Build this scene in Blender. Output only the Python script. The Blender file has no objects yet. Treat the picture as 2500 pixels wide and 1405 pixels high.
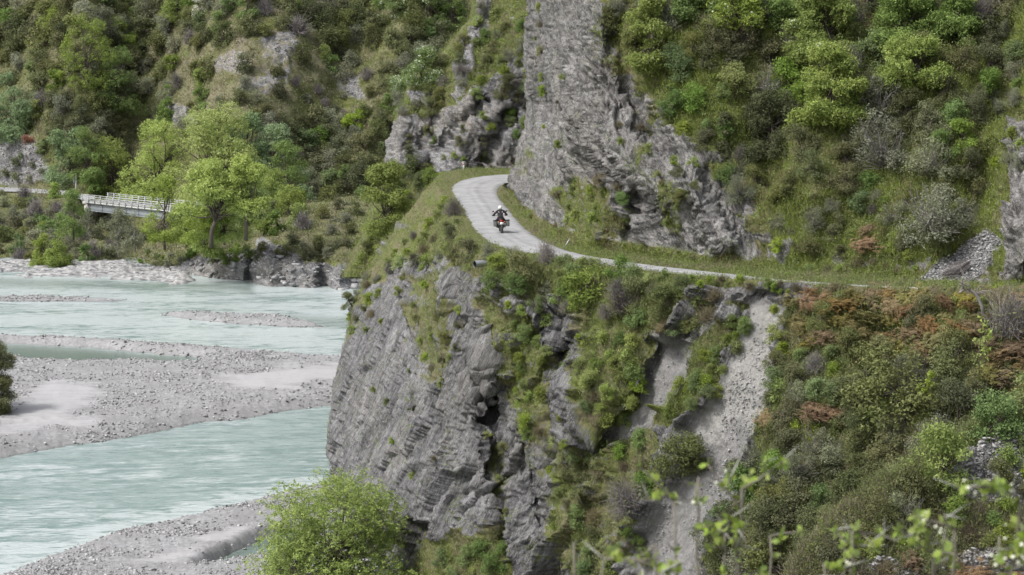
import bpy, math, random
import numpy as np
from mathutils import Vector, Matrix

# ------------------------------------------------------------------ camera, world, sun, exposure
S = bpy.context.scene
COL = S.collection
F = 5900.0; CX = 1250.0; CY = 702.5; HOR = 100.0
CZ = 34.0                                   # camera height over the river
TH = math.atan((CY - HOR) / F)
cd = bpy.data.cameras.new('camera'); cam = bpy.data.objects.new('camera', cd); COL.objects.link(cam)
cam.location = (0, 0, CZ); cam.rotation_euler = (math.pi / 2 - TH, 0, 0)
cd.sensor_width = 36.0; cd.lens = F * 36.0 / 2500.0
cd.clip_start = 0.2; cd.clip_end = 3000
cd.dof.use_dof = True; cd.dof.focus_distance = 150.0; cd.dof.aperture_fstop = 13
S.camera = cam

W = bpy.data.worlds.new('World'); S.world = W; W.use_nodes = True
wn = W.node_tree; wn.nodes.clear()
wo = wn.nodes.new('ShaderNodeOutputWorld'); bg = wn.nodes.new('ShaderNodeBackground')
sky = wn.nodes.new('ShaderNodeTexSky'); sky.sky_type = 'NISHITA'; sky.sun_disc = False
SUN_EL, SUN_AZ = math.radians(52), math.radians(-118)     # azimuth from +Y, clockwise positive; sun over the left shoulder
sky.sun_elevation = SUN_EL; sky.sun_rotation = SUN_AZ
sky.air_density = 1.0; sky.dust_density = 4.0; sky.ozone_density = 1.0
hs = wn.nodes.new('ShaderNodeHueSaturation'); hs.inputs['Saturation'].default_value = 0.4
wn.links.new(sky.outputs[0], hs.inputs['Color']); wn.links.new(hs.outputs[0], bg.inputs[0])
bg.inputs[1].default_value = 0.125; wn.links.new(bg.outputs[0], wo.inputs[0])
sd = bpy.data.lights.new('sun', 'SUN'); sun = bpy.data.objects.new('sun', sd); COL.objects.link(sun)
sd.energy = 1.5; sd.angle = math.radians(10); sd.color = (1.0, 0.975, 0.94)
sv = Vector((math.sin(SUN_AZ) * math.cos(SUN_EL), math.cos(SUN_AZ) * math.cos(SUN_EL), math.sin(SUN_EL)))
sun.rotation_euler = sv.to_track_quat('Z', 'Y').to_euler(); sun.location = (-60, -40, 120)
S.view_settings.view_transform = 'Standard'; S.view_settings.look = 'None'
S.view_settings.gamma = 1.0; S.view_settings.use_curve_mapping = False
S.view_settings.exposure = 0.95
S.render.engine = 'CYCLES'
S.cycles.max_bounces = 6; S.cycles.diffuse_bounces = 3; S.cycles.transmission_bounces = 3; S.cycles.transparent_max_bounces = 4
S.cycles.caustics_reflective = False; S.cycles.caustics_refractive = False

RNG = np.random.default_rng(7)

# ------------------------------------------------------------------ geometry of the view (place things by bearing and distance)
def P(x, y, d):
    """world point seen on bearing (x, y) of the survey photo at forward distance d"""
    x = np.asarray(x, float); y = np.asarray(y, float); d = np.asarray(d, float)
    u = (x - CX) / F; v = (CY - y) / F
    Y = math.cos(TH) + math.sin(TH) * v; Z = -math.sin(TH) + math.cos(TH) * v
    t = d / Y
    return np.stack([u * t, d + 0 * u, CZ + Z * t], -1)
def PZ(x, y, z):
    x = np.asarray(x, float); y = np.asarray(y, float)
    v = (CY - y) / F
    Y = math.cos(TH) + math.sin(TH) * v; Z = -math.sin(TH) + math.cos(TH) * v
    return P(x, y, (z - CZ) / Z * Y)
def proj(p):
    p = np.asarray(p, float); q = p - np.array([0, 0, CZ])
    fw = q[..., 1] * math.cos(TH) - q[..., 2] * math.sin(TH)
    up = q[..., 1] * math.sin(TH) + q[..., 2] * math.cos(TH)
    return CX + F * q[..., 0] / fw, CY - F * up / fw

# ------------------------------------------------------------------ numpy noise
_pr = np.random.default_rng(11); PERM = _pr.permutation(256); PERM = np.concatenate([PERM, PERM, PERM])
GR = _pr.normal(size=(256, 3)); GR /= np.linalg.norm(GR, axis=1)[:, None]
def perlin(p):
    i = np.floor(p).astype(np.int64); f = p - i; i &= 255
    u = f * f * f * (f * (f * 6 - 15) + 10); r = 0
    for dx in (0, 1):
        for dy in (0, 1):
            for dz in (0, 1):
                h = PERM[PERM[PERM[(i[:, 0] + dx) & 255] + ((i[:, 1] + dy) & 255)] + ((i[:, 2] + dz) & 255)]
                g = GR[h]
                w = (u[:, 0] if dx else 1 - u[:, 0]) * (u[:, 1] if dy else 1 - u[:, 1]) * (u[:, 2] if dz else 1 - u[:, 2])
                r = r + w * (g[:, 0] * (f[:, 0] - dx) + g[:, 1] * (f[:, 1] - dy) + g[:, 2] * (f[:, 2] - dz))
    return r * 1.6
def fbm(p, o=4, g=0.5, s=0.0):
    r = 0; a = 1
    for k in range(o):
        r = r + a * perlin(p * (2.03 ** k) + s + 17.3 * k); a *= g
    return r
def ridged(p, o=4, g=0.55, s=0.0):
    r = 0; a = 1
    for k in range(o):
        r = r + a * (1 - 2 * np.abs(perlin(p * (2.07 ** k) + s + 9.1 * k))); a *= g
    return r
def cells(p, s=0):
    """distance to nearest feature and a flat random value of that cell"""
    i = np.floor(p).astype(np.int64); f = p - i
    best = np.full(len(p), 9.0); second = best.copy(); val = np.zeros(len(p))
    for dx in (-1, 0, 1):
        for dy in (-1, 0, 1):
            for dz in (-1, 0, 1):
                h = PERM[PERM[PERM[(i[:, 0] + dx + s) & 255] + ((i[:, 1] + dy) & 255)] + ((i[:, 2] + dz) & 255)]
                j = GR[h] * 0.45 + 0.5
                dd = ((np.array([dx, dy, dz]) + j - f) ** 2).sum(1)
                m = dd < best
                second = np.where(m, best, np.minimum(second, dd)); val = np.where(m, h / 255.0, val); best = np.where(m, dd, best)
    return np.sqrt(best), np.sqrt(second), val
def facets(p, s=0):
    """angular broken rock: each cell is a tilted facet; second value is the crack distance"""
    i = np.floor(p).astype(np.int64); f = p - i
    best = np.full(len(p), 9.0); second = best.copy(); h0 = np.zeros(len(p), np.int64); rel = np.zeros_like(p)
    for dx in (-1, 0, 1):
        for dy in (-1, 0, 1):
            for dz in (-1, 0, 1):
                h = PERM[PERM[PERM[(i[:, 0] + dx + s) & 255] + ((i[:, 1] + dy) & 255)] + ((i[:, 2] + dz) & 255)]
                r = f - (np.array([dx, dy, dz]) + GR[h] * 0.45 + 0.5); dd = (r ** 2).sum(1); m = dd < best
                second = np.where(m, best, np.minimum(second, dd)); h0 = np.where(m, h, h0); rel = np.where(m[:, None], r, rel); best = np.where(m, dd, best)
    return (rel * GR[(h0 * 7 + 13) & 255]).sum(1) + (h0 / 255.0 - 0.5) * 0.7, np.sqrt(second) - np.sqrt(best)
def rot_to(d):
    """matrix whose rows are an orthonormal frame with the last row along d"""
    d = np.array(d, float); d /= np.linalg.norm(d)
    a = np.cross(d, [0, 1, 0.1]); a /= np.linalg.norm(a); b = np.cross(d, a)
    return np.stack([a, b, d])
def sstep(a, b, x):
    t = np.clip((x - a) / (b - a), 0, 1); return t * t * (3 - 2 * t)
def seg_dist(x, y, poly):
    best = np.full(np.shape(x), 1e9)
    for (x0, y0), (x1, y1) in zip(poly[:-1], poly[1:]):
        dx, dy = x1 - x0, y1 - y0
        t = np.clip(((x - x0) * dx + (y - y0) * dy) / (dx * dx + dy * dy + 1e-9), 0, 1)
        best = np.minimum(best, np.hypot(x - x0 - t * dx, y - y0 - t * dy))
    return best
def inside(x, y, poly):
    c = np.zeros(np.shape(x), bool); n = len(poly)
    for k in range(n):
        x0, y0 = poly[k]; x1, y1 = poly[(k + 1) % n]
        m = ((y0 > y) != (y1 > y)) & (x < (x1 - x0) * (y - y0) / (y1 - y0 + 1e-12) + x0)
        c ^= m
    return c
def sdist(x, y, poly):
    d = seg_dist(x, y, list(poly) + [poly[0]]); return np.where(inside(x, y, poly), d, -d)

# ------------------------------------------------------------------ mesh helpers
def mesh_np(name, V, FA, mats=(), attrs=None, midx=None, smooth=True, uv=None):
    """FA: list of int arrays (n,3) or (n,4)"""
    V = np.asarray(V, np.float32).reshape(-1, 3); FA = [np.asarray(f, np.int32) for f in FA if len(f)]
    me = bpy.data.meshes.new(name)
    me.vertices.add(len(V)); me.vertices.foreach_set('co', V.ravel())
    loops = np.concatenate([f.ravel() for f in FA]); tot = np.concatenate([np.full(len(f), f.shape[1], np.int32) for f in FA])
    start = np.concatenate([[0], np.cumsum(tot)[:-1]]).astype(np.int32)
    me.loops.add(len(loops)); me.loops.foreach_set('vertex_index', loops)
    me.polygons.add(len(tot)); me.polygons.foreach_set('loop_start', start); me.polygons.foreach_set('loop_total', tot)
    for m in mats: me.materials.append(m)
    if midx is not None: me.polygons.foreach_set('material_index', np.asarray(midx, np.int32))
    if smooth: me.polygons.foreach_set('use_smooth', np.ones(len(tot), bool))
    me.update(calc_edges=True)
    for k, a in (attrs or {}).items():
        a = np.asarray(a, np.float32)
        if a.ndim == 1: at = me.attributes.new(k, 'FLOAT', 'POINT'); at.data.foreach_set('value', a)
        else:
            at = me.attributes.new(k, 'FLOAT_COLOR', 'POINT')
            c = np.ones((len(V), 4), np.float32); c[:, :a.shape[1]] = a; at.data.foreach_set('color', c.ravel())
    me.validate()
    return me
def link(name, me, parent=None, loc=None):
    o = bpy.data.objects.new(name, me); COL.objects.link(o)
    if parent is not None: o.parent = parent
    if loc is not None: o.location = loc
    return o
def tag(o, label=None, cat=None, group=None, kind=None):
    if label: o['label'] = label
    if cat: o['category'] = cat
    if group: o['group'] = group
    if kind: o['kind'] = kind
    return o
class MB:
    def __init__(s): s.V = []; s.F4 = []; s.F3 = []; s.n = 0; s.m4 = []; s.m3 = []; s.t = []
    def add(s, V, F4=None, F3=None, m=0, tint=0.5):
        V = np.asarray(V, float).reshape(-1, 3)
        if F4 is not None and len(F4) and np.shape(F4)[1] == 3: F3, F4 = F4, None
        if F4 is not None and len(F4): F4 = np.asarray(F4); s.F4.append(F4 + s.n); s.m4.append(np.full(len(F4), m))
        if F3 is not None and len(F3): F3 = np.asarray(F3); s.F3.append(F3 + s.n); s.m3.append(np.full(len(F3), m))
        s.V.append(V); s.n += len(V)
        s.t.append(np.broadcast_to(np.asarray(tint, float), (len(V),)) if np.ndim(tint) == 0 else np.asarray(tint))
        return s
    def mesh(s, name, mats, smooth=True):
        FA = []; mi = []
        if s.F4: FA.append(np.concatenate(s.F4)); mi.append(np.concatenate(s.m4))
        if s.F3: FA.append(np.concatenate(s.F3)); mi.append(np.concatenate(s.m3))
        return mesh_np(name, np.concatenate(s.V), FA, mats, {'tint': np.concatenate(s.t)}, np.concatenate(mi), smooth)
    def box(s, c, size, R=None, m=0):
        v = np.array([[x, y, z] for x in (-.5, .5) for y in (-.5, .5) for z in (-.5, .5)]) * np.array(size)
        if R is not None: v = v @ np.array(R).T
        return s.add(v + np.array(c), [[0, 1, 3, 2], [4, 6, 7, 5], [0, 4, 5, 1], [2, 3, 7, 6], [0, 2, 6, 4], [1, 5, 7, 3]], m=m)
    def tube(s, pts, rad, sides=6, m=0, caps=True, tint=0.5):
        pts = np.asarray(pts, float); n = len(pts); rad = np.broadcast_to(np.asarray(rad, float), (n,))
        T = np.gradient(pts, axis=0); T /= np.linalg.norm(T, axis=1)[:, None] + 1e-9
        ref = np.array([0, 0, 1.0]) if abs(T[0, 2]) < 0.8 else np.array([1.0, 0, 0])
        A = np.cross(T, ref); A /= np.linalg.norm(A, axis=1)[:, None] + 1e-9; B = np.cross(T, A)
        an = np.arange(sides) * 2 * math.pi / sides
        V = pts[:, None] + rad[:, None, None] * (np.cos(an)[None, :, None] * A[:, None] + np.sin(an)[None, :, None] * B[:, None])
        i = np.arange(n - 1)[:, None] * sides; j = np.arange(sides)[None]; k = (j + 1) % sides
        Fq = np.stack([i + j, i + k, i + sides + k, i + sides + j], -1).reshape(-1, 4)
        F3 = None
        if caps:
            F3 = [[0, a + 1, a] for a in range(1, sides - 1)] + [[(n - 1) * sides, (n - 1) * sides + a, (n - 1) * sides + a + 1] for a in range(1, sides - 1)]
        return s.add(V.reshape(-1, 3), Fq, F3, m=m, tint=tint)
    def ball(s, c, r, nu=12, nv=8, m=0):
        r = np.broadcast_to(np.asarray(r, float), (3,))
        th = np.linspace(0.02, math.pi - 0.02, nv); ph = np.arange(nu) * 2 * math.pi / nu
        V = np.stack([np.sin(th)[:, None] * np.cos(ph), np.sin(th)[:, None] * np.sin(ph), np.cos(th)[:, None] + 0 * ph], -1) * r + np.array(c)
        i = np.arange(nv - 1)[:, None] * nu; j = np.arange(nu)[None]; k = (j + 1) % nu
        return s.add(V.reshape(-1, 3), np.stack([i + j, i + nu + j, i + nu + k, i + k], -1).reshape(-1, 4), m=m)
    def ring(s, c, R, r, axis='x', nu=24, nv=8, m=0, w=1.0):
        a = np.arange(nu) * 2 * math.pi / nu; b = np.arange(nv) * 2 * math.pi / nv
        rr = R + r * np.cos(b)[None]; h = np.broadcast_to(r * w * np.sin(b)[None], (nu, nv))
        X, Y = rr * np.cos(a)[:, None], rr * np.sin(a)[:, None]
        V = np.stack({'x': [h, X, Y], 'y': [X, h, Y], 'z': [X, Y, h]}[axis], -1) + np.array(c)
        i = np.arange(nu)[:, None]; j = np.arange(nv)[None]; i2 = (i + 1) % nu; j2 = (j + 1) % nv
        return s.add(V.reshape(-1, 3), np.stack([i * nv + j, i2 * nv + j, i2 * nv + j2, i * nv + j2], -1).reshape(-1, 4), m=m)

# ------------------------------------------------------------------ materials
def newmat(name):
    m = bpy.data.materials.new(name); m.use_nodes = True; nt = m.node_tree; nt.nodes.clear()
    out = nt.nodes.new('ShaderNodeOutputMaterial'); return m, nt, out
class NT:
    def __init__(s, nt): s.nt = nt
    def n(s, t, **kw):
        nd = s.nt.nodes.new('ShaderNode' + t)
        for k, v in kw.items():
            if k.startswith('i_'): s.set(nd, k[2:], v)
            else: setattr(nd, k, v)
        return nd
    def set(s, nd, key, v):
        key = int(key) if key.isdigit() else key.replace('_', ' ')
        i = nd.inputs[key]
        if isinstance(v, bpy.types.NodeSocket): s.nt.links.new(v, i)
        else: i.default_value = v
    def mix(s, f, a, b, mode='MIX'):
        nd = s.nt.nodes.new('ShaderNodeMix'); nd.data_type = 'RGBA'; nd.blend_type = mode
        for idx, v in ((0, f), (6, a), (7, b)):
            if isinstance(v, bpy.types.NodeSocket): s.nt.links.new(v, nd.inputs[idx])
            elif idx == 0: nd.inputs[0].default_value = v
            else: nd.inputs[idx].default_value = (*v, 1) if len(v) == 3 else v
        return nd.outputs[2]
    def math(s, op, a, b=0.0, clamp=False):
        nd = s.nt.nodes.new('ShaderNodeMath'); nd.operation = op; nd.use_clamp = clamp
        for i, v in ((0, a), (1, b)):
            if isinstance(v, bpy.types.NodeSocket): s.nt.links.new(v, nd.inputs[i])
            else: nd.inputs[i].default_value = v
        return nd.outputs[0]
    def ramp(s, f, *st):
        nd = s.nt.nodes.new('ShaderNodeValToRGB'); s.nt.links.new(f, nd.inputs[0]); e = nd.color_ramp.elements
        while len(e) < len(st): e.new(0.5)
        for k, (p, c) in enumerate(st):
            e[k].position = p; e[k].color = (c, c, c, 1) if np.isscalar(c) else (*c, 1)
        return nd.outputs[0]
    def noise(s, scale, det=5, rough=0.55, vec=None, stretch=None, rot=(0, 0, 0), dist=0.0):
        if vec is None: vec = s.n('TexCoord').outputs['Object']
        if stretch is not None:
            mp = s.n('Mapping', vector_type='TEXTURE'); s.nt.links.new(vec, mp.inputs[0]); mp.inputs['Rotation'].default_value = rot; mp.inputs['Scale'].default_value = tuple(1 / k for k in stretch); vec = mp.outputs[0]
        nd = s.n('TexNoise'); nd.inputs['Scale'].default_value = scale; nd.inputs['Detail'].default_value = det
        nd.inputs['Roughness'].default_value = rough; nd.inputs['Distortion'].default_value = dist
        s.nt.links.new(vec, nd.inputs['Vector']); return nd.outputs['Fac']
    def voro(s, scale, stretch=None, rot=(0, 0, 0), feature='F1', out='Distance'):
        vec = s.n('TexCoord').outputs['Object']
        if stretch is not None:
            mp = s.n('Mapping', vector_type='TEXTURE'); s.nt.links.new(vec, mp.inputs[0]); mp.inputs['Rotation'].default_value = rot; mp.inputs['Scale'].default_value = tuple(1 / k for k in stretch); vec = mp.outputs[0]
        nd = s.n('TexVoronoi'); nd.feature = feature; nd.inputs['Scale'].default_value = scale; s.nt.links.new(vec, nd.inputs['Vector']); return nd.outputs[out]
    def attr(s, name, out='Fac'):
        nd = s.n('Attribute'); nd.attribute_name = name; return nd.outputs[out]
    def bump(s, h, strength=0.5, dist=0.1):
        nd = s.n('Bump'); nd.inputs['Strength'].default_value = strength; nd.inputs['Distance'].default_value = dist
        s.nt.links.new(h, nd.inputs['Height']); return nd.outputs[0]
def plain(name, col, rough=0.6, metal=0.0, vary=0.25, scale=8.0):
    m, nt, out = newmat(name); n = NT(nt)
    b = n.n('BsdfPrincipled'); c = np.array(col)
    f = n.noise(scale, 5)
    cc = n.mix(f, tuple(c * (1 - vary)), tuple(np.minimum(c * (1 + vary), 1)))
    nt.links.new(cc, b.inputs['Base Color']); b.inputs['Roughness'].default_value = rough; b.inputs['Metallic'].default_value = metal
    nt.links.new(b.outputs[0], out.inputs[0]); return m
def foliage(name, dark, light, trans=0.3, objvar=0.25, rough=0.7):
    m, nt, out = newmat(name); n = NT(nt)
    t = n.attr('tint'); oi = n.n('ObjectInfo').outputs['Random']
    c = n.mix(t, dark, light)
    hs = n.n('HueSaturation'); nt.links.new(c, hs.inputs['Color'])
    nt.links.new(n.math('ADD', n.math('MULTIPLY', oi, 0.12 * objvar), 0.5 - 0.06 * objvar), hs.inputs['Hue'])
    v = n.math('ADD', n.math('MULTIPLY', n.math('FRACT', n.math('MULTIPLY', oi, 7.3)), 2 * objvar), 1 - objvar)
    nt.links.new(v, hs.inputs['Value'])
    sa = n.math('ADD', n.math('MULTIPLY', n.math('FRACT', n.math('MULTIPLY', oi, 3.7)), 1.5 * objvar), 0.92 - 0.7 * objvar)
    nt.links.new(sa, hs.inputs['Saturation'])
    b = n.n('BsdfPrincipled'); nt.links.new(hs.outputs[0], b.inputs['Base Color']); b.inputs['Roughness'].default_value = rough
    b.inputs['Specular IOR Level'].default_value = 0.25
    tr = n.n('BsdfTranslucent'); nt.links.new(hs.outputs[0], tr.inputs[0])
    mx = n.n('MixShader'); mx.inputs[0].default_value = trans
    nt.links.new(b.outputs[0], mx.inputs[1]); nt.links.new(tr.outputs[0], mx.inputs[2]); nt.links.new(mx.outputs[0], out.inputs[0]); return m

def terrain_mat(name, rock_a=(0.16, 0.155, 0.155), rock_b=(0.36, 0.35, 0.335), tan=(0.34, 0.30, 0.23), rot=(0, 0, 0), stretch=(1, 1, 1),
                green=((0.065, 0.082, 0.02), (0.17, 0.20, 0.055)), brown=((0.11, 0.088, 0.06), (0.25, 0.21, 0.15)), scale=1.0, white=0.5, blot=0.55):
    m, nt, out = newmat(name); n = NT(nt)
    msk = n.n('Attribute'); msk.attribute_name = 'mask'; sep = n.n('SeparateColor'); nt.links.new(msk.outputs['Color'], sep.inputs[0])
    veg, scree, brn = sep.outputs[0], sep.outputs[1], sep.outputs[2]
    s = scale
    # rock: streaked schist
    f1 = n.noise(0.9 * s, 9, 0.65, stretch=stretch, rot=rot, dist=0.6)
    f2 = n.noise(4.0 * s, 8, 0.75, stretch=stretch, rot=rot, dist=0.3)
    f3 = n.noise(0.16 * s, 4, 0.6)
    f4 = n.noise(0.30 * s, 6, 0.65, stretch=stretch, rot=rot, dist=1.8)
    f5 = n.noise(0.22 * s, 6, 0.65, stretch=stretch, rot=rot, dist=2.5)
    rc = n.mix(n.ramp(f1, (0.36, 0.0), (0.62, 1.0)), rock_a, rock_b)
    rc = n.mix(n.math('MULTIPLY', n.ramp(f3, (0.48, 0.0), (0.66, 1.0)), 0.5), rc, tan)
    rc = n.mix(n.ramp(f4, (0.36, 0.7), (0.46, 0.0)), rc, tuple(c * 0.8 for c in rock_a))
    rc = n.mix(n.math('MULTIPLY', n.ramp(f5, (0.50, 0.0), (0.62, 1.0)), blot), rc, tuple(min(c * 1.35, .6) for c in rock_b))
    v1 = n.noise(1.3 * s, 7, 0.6, stretch=tuple(k * m for k, m in zip(stretch, (1.6, 1, 0.6))), rot=rot, dist=0.8)
    rc = n.mix(n.ramp(v1, (0.478, 0.0), (0.492, 0.5), (0.508, 0.0)), rc, tuple(min(c * 1.55, 0.6) for c in rock_b))
    v3 = n.noise(0.7 * s, 8, 0.6, stretch=stretch, rot=tuple(-r_ for r_ in rot), dist=1.2)
    if blot > 0.8: rc = n.mix(n.ramp(v3, (0.47, 0.0), (0.49, 0.8), (0.51, 0.0)), rc, tuple(c * 0.3 for c in rock_a))
    v2 = n.noise(2.1 * s, 7, 0.65, stretch=tuple(k * m for k, m in zip(stretch, (1.5, 1, 0.8))), rot=rot, dist=0.8)
    rc = n.mix(n.ramp(v2, (0.455, 0.0), (0.48, 0.85), (0.505, 0.0)), rc, tuple(c * 0.3 for c in rock_a))
    rc = n.mix(n.ramp(f2, (0.34, 0.85), (0.46, 0.2), (0.6, 0.0)), rc, tuple(c * 0.4 for c in rock_a))
    sp = n.math('MULTIPLY', n.ramp(n.noise(9.0 * s, 4, 0.6), (0.58, 0.0), (0.66, 1.0)), n.ramp(n.noise(0.5 * s, 3), (0.40, 0.0), (0.6, white)))
    rc = n.mix(sp, rc, (0.5, 0.5, 0.49))
    # scree
    g1 = n.noise(7.0 * s, 6, 0.75); g2 = n.noise(1.2 * s, 6, 0.6, stretch=stretch, rot=rot)
    sc = n.mix(n.ramp(g2, (0.3, 0.0), (0.7, 1.0)), (0.145, 0.142, 0.142), (0.27, 0.266, 0.26))
    sc = n.mix(n.ramp(g1, (0.55, 0.0), (0.75, 0.7)), sc, (0.42, 0.41, 0.395))
    sc = n.mix(n.ramp(g1, (0.25, 0.7), (0.42, 0.0)), sc, (0.085, 0.08, 0.078))
    sc = n.mix(n.math('MULTIPLY', brn, 0.7), sc, n.mix(g1, (0.24, 0.235, 0.22), (0.46, 0.45, 0.425)))
    # grass and dry ground
    h1 = n.noise(0.55 * s, 6, 0.65); h2 = n.noise(5.0 * s, 6, 0.7)
    gc = n.mix(n.ramp(h2, (0.3, 0.0), (0.7, 1.0)), *green)
    bc = n.mix(n.ramp(h2, (0.3, 0.0), (0.7, 1.0)), *brown)
    bm = n.math('ADD', brn, n.math('MULTIPLY', n.math('SUBTRACT', h1, 0.5), 2.2), True)
    vc = n.mix(bm, gc, bc)
    rs = n.mix(scree, rc, sc)
    vm = n.math('ADD', veg, n.math('MULTIPLY', n.math('SUBTRACT', n.noise(1.6 * s, 8, 0.7), 0.5), 1.5))
    vm = n.ramp(vm, (0.42, 0.0), (0.6, 1.0))
    c = n.mix(vm, rs, vc)
    b = n.n('BsdfPrincipled'); nt.links.new(c, b.inputs['Base Color']); b.inputs['Roughness'].default_value = 0.92
    b.inputs['Specular IOR Level'].default_value = 0.2
    hgt = n.math('ADD', n.math('ADD', f1, n.math('MULTIPLY', f2, 0.5)), n.math('MULTIPLY', g1, 0.35))
    nt.links.new(n.bump(hgt, 0.9, 0.35 / s), b.inputs['Normal'])
    nt.links.new(b.outputs[0], out.inputs[0]); return m

M = {}
M['lower'] = terrain_mat('schist_lower', rock_a=(0.082, 0.081, 0.083), rock_b=(0.25, 0.248, 0.249), tan=(0.27, 0.258, 0.235), rot=(0, 0.46, 0), stretch=(1.9, 0.5, 0.34))
M['upper'] = terrain_mat('schist_upper', rock_a=(0.115, 0.112, 0.11), rock_b=(0.30, 0.292, 0.28), tan=(0.32, 0.295, 0.25), rot=(0, -0.55, 0), stretch=(1.2, 0.6, 0.7), blot=0.85)
M['far'] = terrain_mat('far_hill_ground', rock_a=(0.14, 0.137, 0.14), rock_b=(0.34, 0.335, 0.335), rot=(0, 0.3, 0), stretch=(1, 1, 2.4), scale=0.55,
                       green=((0.075, 0.09, 0.025), (0.18, 0.20, 0.065)), brown=((0.14, 0.12, 0.085), (0.29, 0.255, 0.185)))
M['spur'] = terrain_mat('spur_rock', rock_a=(0.13, 0.128, 0.13), rock_b=(0.33, 0.327, 0.33), rot=(0, 0.35, 0), stretch=(0.8, 1, 2.2), scale=0.8)
M['near'] = terrain_mat('near_slope', rock_a=(0.2, 0.19, 0.19), rock_b=(0.45, 0.44, 0.43), rot=(0, 0.3, 0), stretch=(0.7, 0.7, 2.6), scale=1.8)

# ------------------------------------------------------------------ sheets of terrain
SH = {}
def catmull(A, u):
    """A (C,3...) along axis 0, u in [0, C-1]"""
    C_ = len(A); i = np.clip(np.floor(u).astype(int), 0, C_ - 2); f = (u - i)
    f = f.reshape(-1, *([1] * (A.ndim - 1)))
    p0 = A[np.clip(i - 1, 0, C_ - 1)]; p1 = A[i]; p2 = A[i + 1]; p3 = A[np.clip(i + 2, 0, C_ - 1)]
    return 0.5 * ((2 * p1) + (p2 - p0) * f + (2 * p0 - 5 * p1 + 4 * p2 - p3) * f * f + (3 * p1 - p0 - 3 * p2 + p3) * f ** 3)
def params(L, step, mn=2):
    """non-uniform parameters so that spans of length L get about L/step samples"""
    out = []
    for k, l in enumerate(L):
        n_ = max(mn, int(round(l / step))); out.append(k + np.arange(n_) / n_)
    out.append([len(L)]); return np.concatenate(out)
def sheet(name, net, step_u, step_v, relief, disp, mask, mat, label=None, kind='structure'):
    """net: (R, C, 3) world points"""
    net = np.asarray(net, float); R_, C_, _ = net.shape
    px, py = proj(net)
    Lu = np.maximum(np.hypot(np.diff(px, axis=1), np.diff(py, axis=1)).mean(0), 8)
    Lv = np.maximum(np.hypot(np.diff(px, axis=0), np.diff(py, axis=0)).mean(1), 8)
    u = params(Lu, step_u); v = params(Lv, step_v)
    A = catmull(np.swapaxes(net, 0, 1), u)                    # (nu, R, 3)
    i = np.clip(np.floor(v).astype(int), 0, R_ - 2); f = (v - i)[None, :, None]
    G = A[:, i] * (1 - f) + A[:, i + 1] * f                   # (nu, nv, 3)
    G = np.swapaxes(G, 0, 1); nv, nu = G.shape[:2]
    vv, uu = np.meshgrid(v, u, indexing='ij')
    px, py = proj(G)
    if relief is not None:
        dd = relief(px, py, uu, vv); o = np.array([0, 0, CZ]); q = G - o
        G = G + q / np.linalg.norm(q, axis=-1, keepdims=True) * dd[..., None]
    Gs = G.copy()
    for _ in range(3):
        Gs[1:-1] = (Gs[:-2] + 2 * Gs[1:-1] + Gs[2:]) / 4; Gs[:, 1:-1] = (Gs[:, :-2] + 2 * Gs[:, 1:-1] + Gs[:, 2:]) / 4
    N = np.cross(np.gradient(Gs, axis=1), np.gradient(Gs, axis=0)); N /= np.linalg.norm(N, axis=-1, keepdims=True) + 1e-9
    cen = G.reshape(-1, 3)
    flip = (N * (np.array([0, 0, CZ]) - G)).sum(-1).mean() < 0
    if flip: N = -N
    mk = mask(px, py, uu, vv, cen.reshape(nv, nu, 3), N)      # (nv, nu, 3)
    h = disp(cen, px.ravel(), py.ravel(), uu.ravel(), vv.ravel(), mk.reshape(-1, 3)).reshape(nv, nu)
    vw = np.array([0, 0, CZ]) - G; vw /= np.linalg.norm(vw, axis=-1, keepdims=True)
    h = h * np.clip(0.45 + 1.3 * np.abs((N * vw).sum(-1)), 0, 1)
    G = G + N * h[..., None]
    idx = np.arange(nv * nu).reshape(nv, nu)
    q = np.stack([idx[:-1, :-1], idx[:-1, 1:], idx[1:, 1:], idx[1:, :-1]], -1).reshape(-1, 4)
    if not flip: q = q[:, ::-1]
    me = mesh_np(name, G.reshape(-1, 3), [q], [mat], {'mask': mk.reshape(-1, 3)}, smooth=False)
    o = link(name, me); tag(o, kind=kind)
    if label: o['label'] = label
    fx, fy = proj(G); Vw = G.reshape(-1, 3); fx = fx.ravel(); fy = fy.ravel(); d = Vw[:, 1]
    N2 = np.cross(np.gradient(G, axis=1), np.gradient(G, axis=0)); N2 /= np.linalg.norm(N2, axis=-1, keepdims=True) + 1e-9
    if flip: N2 = -N2
    order = np.argsort(-d); cs = 7
    gx = ((fx + 600) / cs).astype(int); gy = ((fy + 600) / cs).astype(int)
    ok = (gx >= 0) & (gx < 600) & (gy >= 0) & (gy < 450)
    Z = np.full((450, 600), -1, np.int64); oo = order[ok[order]]; Z[gy[oo], gx[oo]] = oo
    SH[name] = dict(V=Vw, N=N2.reshape(-1, 3), fx=fx, fy=fy, Z=Z, mk=mk.reshape(-1, 3), cs=cs, o=o)
    return o
def on(name, x, y):
    s = SH[name]; cs = s['cs']; gx = int((x + 600) / cs); gy = int((y + 600) / cs)
    for r in range(0, 14):
        sub = s['Z'][max(gy - r, 0):gy + r + 1, max(gx - r, 0):gx + r + 1].ravel(); sub = sub[sub >= 0]
        if len(sub):
            k = sub[np.argmin(np.hypot(s['fx'][sub] - x, s['fy'][sub] - y))]
            return s['V'][k], s['N'][k], s['mk'][k]
    return None
def paint(px, py, val, items, nz):
    """items: (poly, value, soft). nz: noise that makes the borders ragged"""
    for poly, v_, soft in items:
        s_ = sdist(px, py, poly) + nz * soft * 1.2
        w = sstep(-soft, soft, s_); val = val * (1 - w) + v_ * w
    return val

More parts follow.
